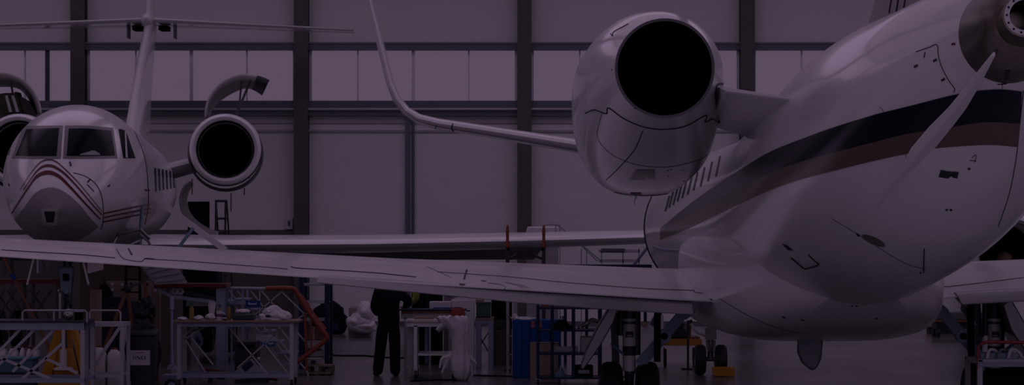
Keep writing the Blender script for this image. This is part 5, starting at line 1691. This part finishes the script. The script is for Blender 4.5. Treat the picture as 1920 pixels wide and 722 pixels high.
def part_on(px, py, w_, h, name, label, cat, m, shape, dd=.3):
    x, z = xof(px, d), zof(py, d)
    v = thing(name, label, cat, (x, d + dd, z), 'parts on the navy trolley')
    if shape == 'disc':
        MB().lathe((x, d + dd, z), (0, 0, 1), [(0, .01), (0, w_), (h * .3, w_), (h * .5, w_ * .6), (h, w_ * .35), (h, .01)], 28).build('body', m, v)
        MB().lathe((x, d + dd, z + h), (0, 0, 1), [(0, w_ * .2), (h * .4, w_ * .15), (h * .4, .005)], 16).build('spindle', steel, v)
    elif shape == 'pipe':
        MB().tube([(x - w_, d + dd, z + .04), (x - w_ * .3, d + dd - .05, z + h * .6), (x + w_ * .3, d + dd, z + h), (x + w_, d + dd + .05, z + h * .8)], .035, 10, smooth=20).build('body', m, v)
        MB().tube([(x + w_ * .93, d + dd + .045, z + h * .82), (x + w_ * 1.08, d + dd + .055, z + h * .78)], .048, 12).tube([(x - w_, d + dd, z + .005), (x - w_, d + dd, z + .05)], .045, 12).build('flange', steel, v)
    else:
        MB().bx(x - w_, x + w_, d + dd - .15, d + dd + .15, z, z + h).build('body', m, v, bevel=.015)
        MB().bx(x - w_ * .6, x + w_ * .6, d + dd - .165, d + dd - .15, z + h * .3, z + h * .6).build('face_plate', grey, v)


silver = mat('dull_silver', (.28, .28, .30), .4, metal=.6, noise=.2)
part_on(1052, 708, .10, .14, 'gear_pump', 'blue grey pump with upright spindle on the bottom trolley shelf', 'pump', gearblue, 'disc', .25)
part_on(1095, 708, .16, .2, 'parts_box', 'black part box on the bottom trolley shelf', 'box', black, 'box')
part_on(1060, 662.5, .22, .10, 'parts_box', 'pale grey flat part on the shelf above the pump', 'box', grey, 'box')
part_on(1100, 662.5, .10, .28, 'bracket_unit', 'upright silver bracket with white dots on the third trolley shelf', 'bracket', silver, 'box', .25)
part_on(1054, 618.5, .21, .16, 'duct_part', 'black curved duct on the second trolley shelf', 'duct', black, 'disc')
part_on(1106, 618.5, .15, .16, 'duct_part', 'silver bent pipe beside the black duct', 'pipe', silver, 'pipe')
part_on(1060, 576.5, .16, .10, 'duct_part', 'silver bent pipe on the uppermost trolley shelf', 'pipe', silver, 'pipe', .15)
v = thing('red_board', 'orange-red strip board propped on the uppermost trolley shelf under the wing', 'board', (xof(1032, d + .45), d + .45, zof(576.3, d)))
bp(MB(), 1014, 564, 1052, 575.4, d + .45, .05).build('board', orangep, v)
bp(MB(), 1014, 562.5, 1052, 564, d + .44, .07).build('edge', redp, v)

# --- navy platform rail beyond the wing
d = 47.5
v = thing('work_platform', 'dark navy work platform whose deck edge shows over the wing by the fuselage', 'platform', (xof(1110, d), d, 0))
MB().bx(xof(1008, d), xof(1222, d), d, d + .8, zof(503, d), zof(496.5, d)).build('deck', navyp, v)
for x in (1020, 1060, 1100, 1150, 1210):
    MB().bx(xof(x, d) - .03, xof(x, d) + .03, d, d + .06, 0, zof(503, d)).build('leg', navyp, v)
MB().tube([P(1188, 497, d), P(1214, 464, d), P(1222, 456, d)], .03).build('ladder_rail', bench, v)

# --- behind the main gear and nose gear
v = thing('floor_scrubber', 'dark floor scrubber with orange grip on a yellow pallet truck beyond the main wheel', 'machine', (xof(1278, 47), 47, 0))
MB().ball((xof(1272, 46.6), 46.8, zof(620, 46.6)), (.24, .3, .2), 22, 12, wob=.06, seed=2).bx(xof(1258, 46.6), xof(1292, 46.6), 46.5, 47.1, zof(634, 46.6), zof(622, 46.6)).build('body', darkst, v)
MB().tube([P(1293, 632, 46.5), P(1294, 612, 46.5), P(1288, 606, 46.5)], .025, 8).build('handle', slm, v)
bp(MB(), 1240, 636, 1316, 648, 46.4, .9).build('truck', yellow, v, bevel=.01)
bp(MB(), 1243, 632, 1312, 636, 46.5, .7).build('fork_deck', slm, v)
for x in (1246, 1308):
    for e in (.1, .7):
        MB().cyl((xof(x, 46.4) - .04, 46.4 + e, .17), (xof(x, 46.4) + .04, 46.4 + e, .17), .17, n=20).build('wheel', rubber, v)
v = thing('hose_pale', 'pale hose looping down to the floor by the nose wheel', 'hose', (xof(1310, 45), 45, 0))
MB().tube([P(1296, 606, 45), P(1305, 622, 45), P(1320, 628, 45.1), P(1332, 640, 45.2), (xof(1345, 45.2), 45.3, .03), (xof(1375, 45.2), 45.4, .03)], .028, 8, smooth=30).build('hose', white2, v)
MB().cyl(P(1296, 606, 45), P(1294, 600, 45), .035).build('nozzle', darkst, v)
v = thing('hose_stand', 'slim dark stand just behind the pale hose', 'stand', (xof(1290, 45), 45.3, 0))
MB().bx(xof(1290, 45.3) - .02, xof(1290, 45.3) + .02, 45.3, 45.34, .02, zof(602, 45)).build('post', darkst, v)
MB().bx(xof(1290, 45.3) - .12, xof(1290, 45.3) + .08, 45.2, 45.44, 0, .03).build('base', darkst, v)
v = thing('white_drape', 'tall pale panel standing behind the brace of the main wheel', 'panel', (xof(1222, 46), 46, 0))
MB().prism([(xof(1196, 46), 46, 0), (xof(1244, 46), 46, 0), P(1244, 590, 46), P(1228, 588, 46), P(1215, 610, 46), P(1196, 622, 46)], (0, .04, 0)).build('panel', whitep, v)
bp(MB(), 1192, 604, 1214, 612, 45.9, .05).build('corner_patch', board, v)
v = thing('wheel_chock', 'yellow wheel chock block beside the nose wheels', 'chock', (xof(1356, 43.1), 43.1, 0))
bp(MB(), 1336, 688.5, 1378, 706, 42.95, .16).build('block', yellow, v, bevel=.015)
MB().tube([P(1338, 700, 42.93), P(1330, 708, 42.93), (xof(1322, 42.9), 42.95, .015)], .012, 6).build('rope', lilac, v)
v = thing('wheel_chock', 'small pale chock at the far foot of the hangar wall under the belly', 'chock', (xof(1780, 62), 62, 0))
bp(MB(), 1740, 600, 1800, 614, 62, .5).build('block', mat('tan_block', (.3, .24, .22), .6, noise=.1), v, bevel=.02)
bp(MB(), 1742, 614, 1798, 627, 62.05, .4).build('base', darkst, v)
v = thing('dark_trolley', 'low dark trolley far behind the second main wheel', 'trolley', (xof(1800, 60), 60, 0))
bp(MB(), 1752, 586, 1850, 600, 60, .7).build('body', dgrey, v, bevel=.02)
bp(MB(), 1752, 600, 1850, 604, 59.95, .8).build('deck', slm, v)
for x in (1760, 1842):
    for e in (.1, .65):
        MB().cyl((xof(x, 60) - .04, 60 + e, .12), (xof(x, 60) + .04, 60 + e, .12), .12, n=18).build('wheel', rubber, v)
MB().bx(xof(1756, 60), xof(1846, 60), 60.05, 60.65, .2, zof(604, 60)).build('chassis', darkst, v)
# --- cart with red rail under the tail
d = 28.6
t = thing('rail_cart', 'white framed service cart with a red tube rail under the tail of the big jet', 'cart', (xof(1890, d), d, 0))
x0, x1 = xof(1833, d), xof(1985, d)
zt = zof(674, d)
MB().bx(x0, x1, d, d + .8, zt - .06, zt).build('deck', lilac, t, bevel=.006)
MB().bx(x0, x1, d - .01, d + .01, zof(688, d), zof(678, d)).build('edge_strip', bench, t)
for x in (x0 + .03, x1 - .03):
    for e in (.03, .77):
        MB().bx(x - .03, x + .03, d + e - .03, d + e + .03, .15, zt).build('leg', lilac, t)
        caster(t, (x, d + e, 0), .06)
MB().bx(xof(1846, d), xof(1853, d), d + .2, d + .24, .15, zt - .06).build('inner_post', bench, t)
MB().tube([(x0 + .01, d + .02, zt - .12), (x0 + .01, d + .02, zof(650, d)), (x0 + .06, d + .02, zof(644, d)), (x0 + .12, d + .02, zof(641.5, d)), (x1, d + .02, zof(643, d))], .021, 10).build('rail', mat('rail_red', (.26, .03, .035), .4, noise=.1), t)
MB().bx(x0 + .1, x1 - .1, d + .15, d + .7, .12, .9).build('motor_cover', black, t, bevel=.02)
for k in range(3):
    MB().tube([P(1850 + k * 20, 673, d + .3), P(1856 + k * 20, 656, d + .35), P(1870 + k * 20, 660, d + .4), P(1878 + k * 20, 673, d + .4)], .02, 8, smooth=12).build('hose_loop', steel if k % 2 else white2, t)
MB().bx(xof(1850, d), xof(1918, d), d + .35, d + .6, zt, zof(665, d)).build('tool_tray', gearblue, t)

# --- cables on the floor
for k, (lab, pts) in enumerate((('thin dark cable running across the floor behind the person', [(610, 666), (640, 668), (680, 668), (720, 671), (760, 672), (800, 672)]),
                                ('dark cable stretching over the floor from the plastic sheet towards the blue cabinet', [(886, 705), (920, 706), (960, 707), (985, 706)]),
                                ('short dark cable on the floor along the white cart casters', [(770, 716), (820, 714), (850, 713.5)]))):
    pp = []
    for x, y in pts:
        dd = EYE * F / (y - CY)
        pp.append(V((xof(x, dd), dd, .014)))
    v = thing('floor_cable', lab, 'cable', pp[0] * 1.0)
    MB().tube(pp, .014, 6, smooth=30).build('cable', black, v)
    MB().tube([pp[-1], pp[-1] + (pp[-1] - pp[-2]).normalized() * .12], .024, 8).build('plug', darkst, v)

v = thing('navy_container', 'big dark navy container standing behind the lift table under the wing', 'container', (xof(375, 47), 47, 0))
bp(MB(), 343, 500, 408, 600, 47, .8).build('body', mat('deep_navy', (.004, .008, .018), .6, spec=.2, noise=.2), v, bevel=.02)
bp(MB(), 341, 498, 410, 503, 46.98, .84).build('lid', mat('deep_navy', (0, 0, 0)), v)
for x in (345, 404):
    MB().bx(xof(x, 47), xof(x + 4, 47), 47.1, 47.7, 0, zof(600, 47)).build('leg', darkst, v)
v = thing('tan_board', 'tan upright board under the wing beside the beige bolted panel', 'board', (xof(285, 46), 46, 0))
bp(MB(), 150, 480, 320, 690, 46.0, .08).build('board', mat('brown_partition', (.10, .075, .065), .7, noise=.2, nscale=2), v)
for x in (160, 310):
    MB().bx(xof(x, 46) - .03, xof(x, 46) + .03, 46.08, 46.5, 0, .05).build('foot', darkst, v)
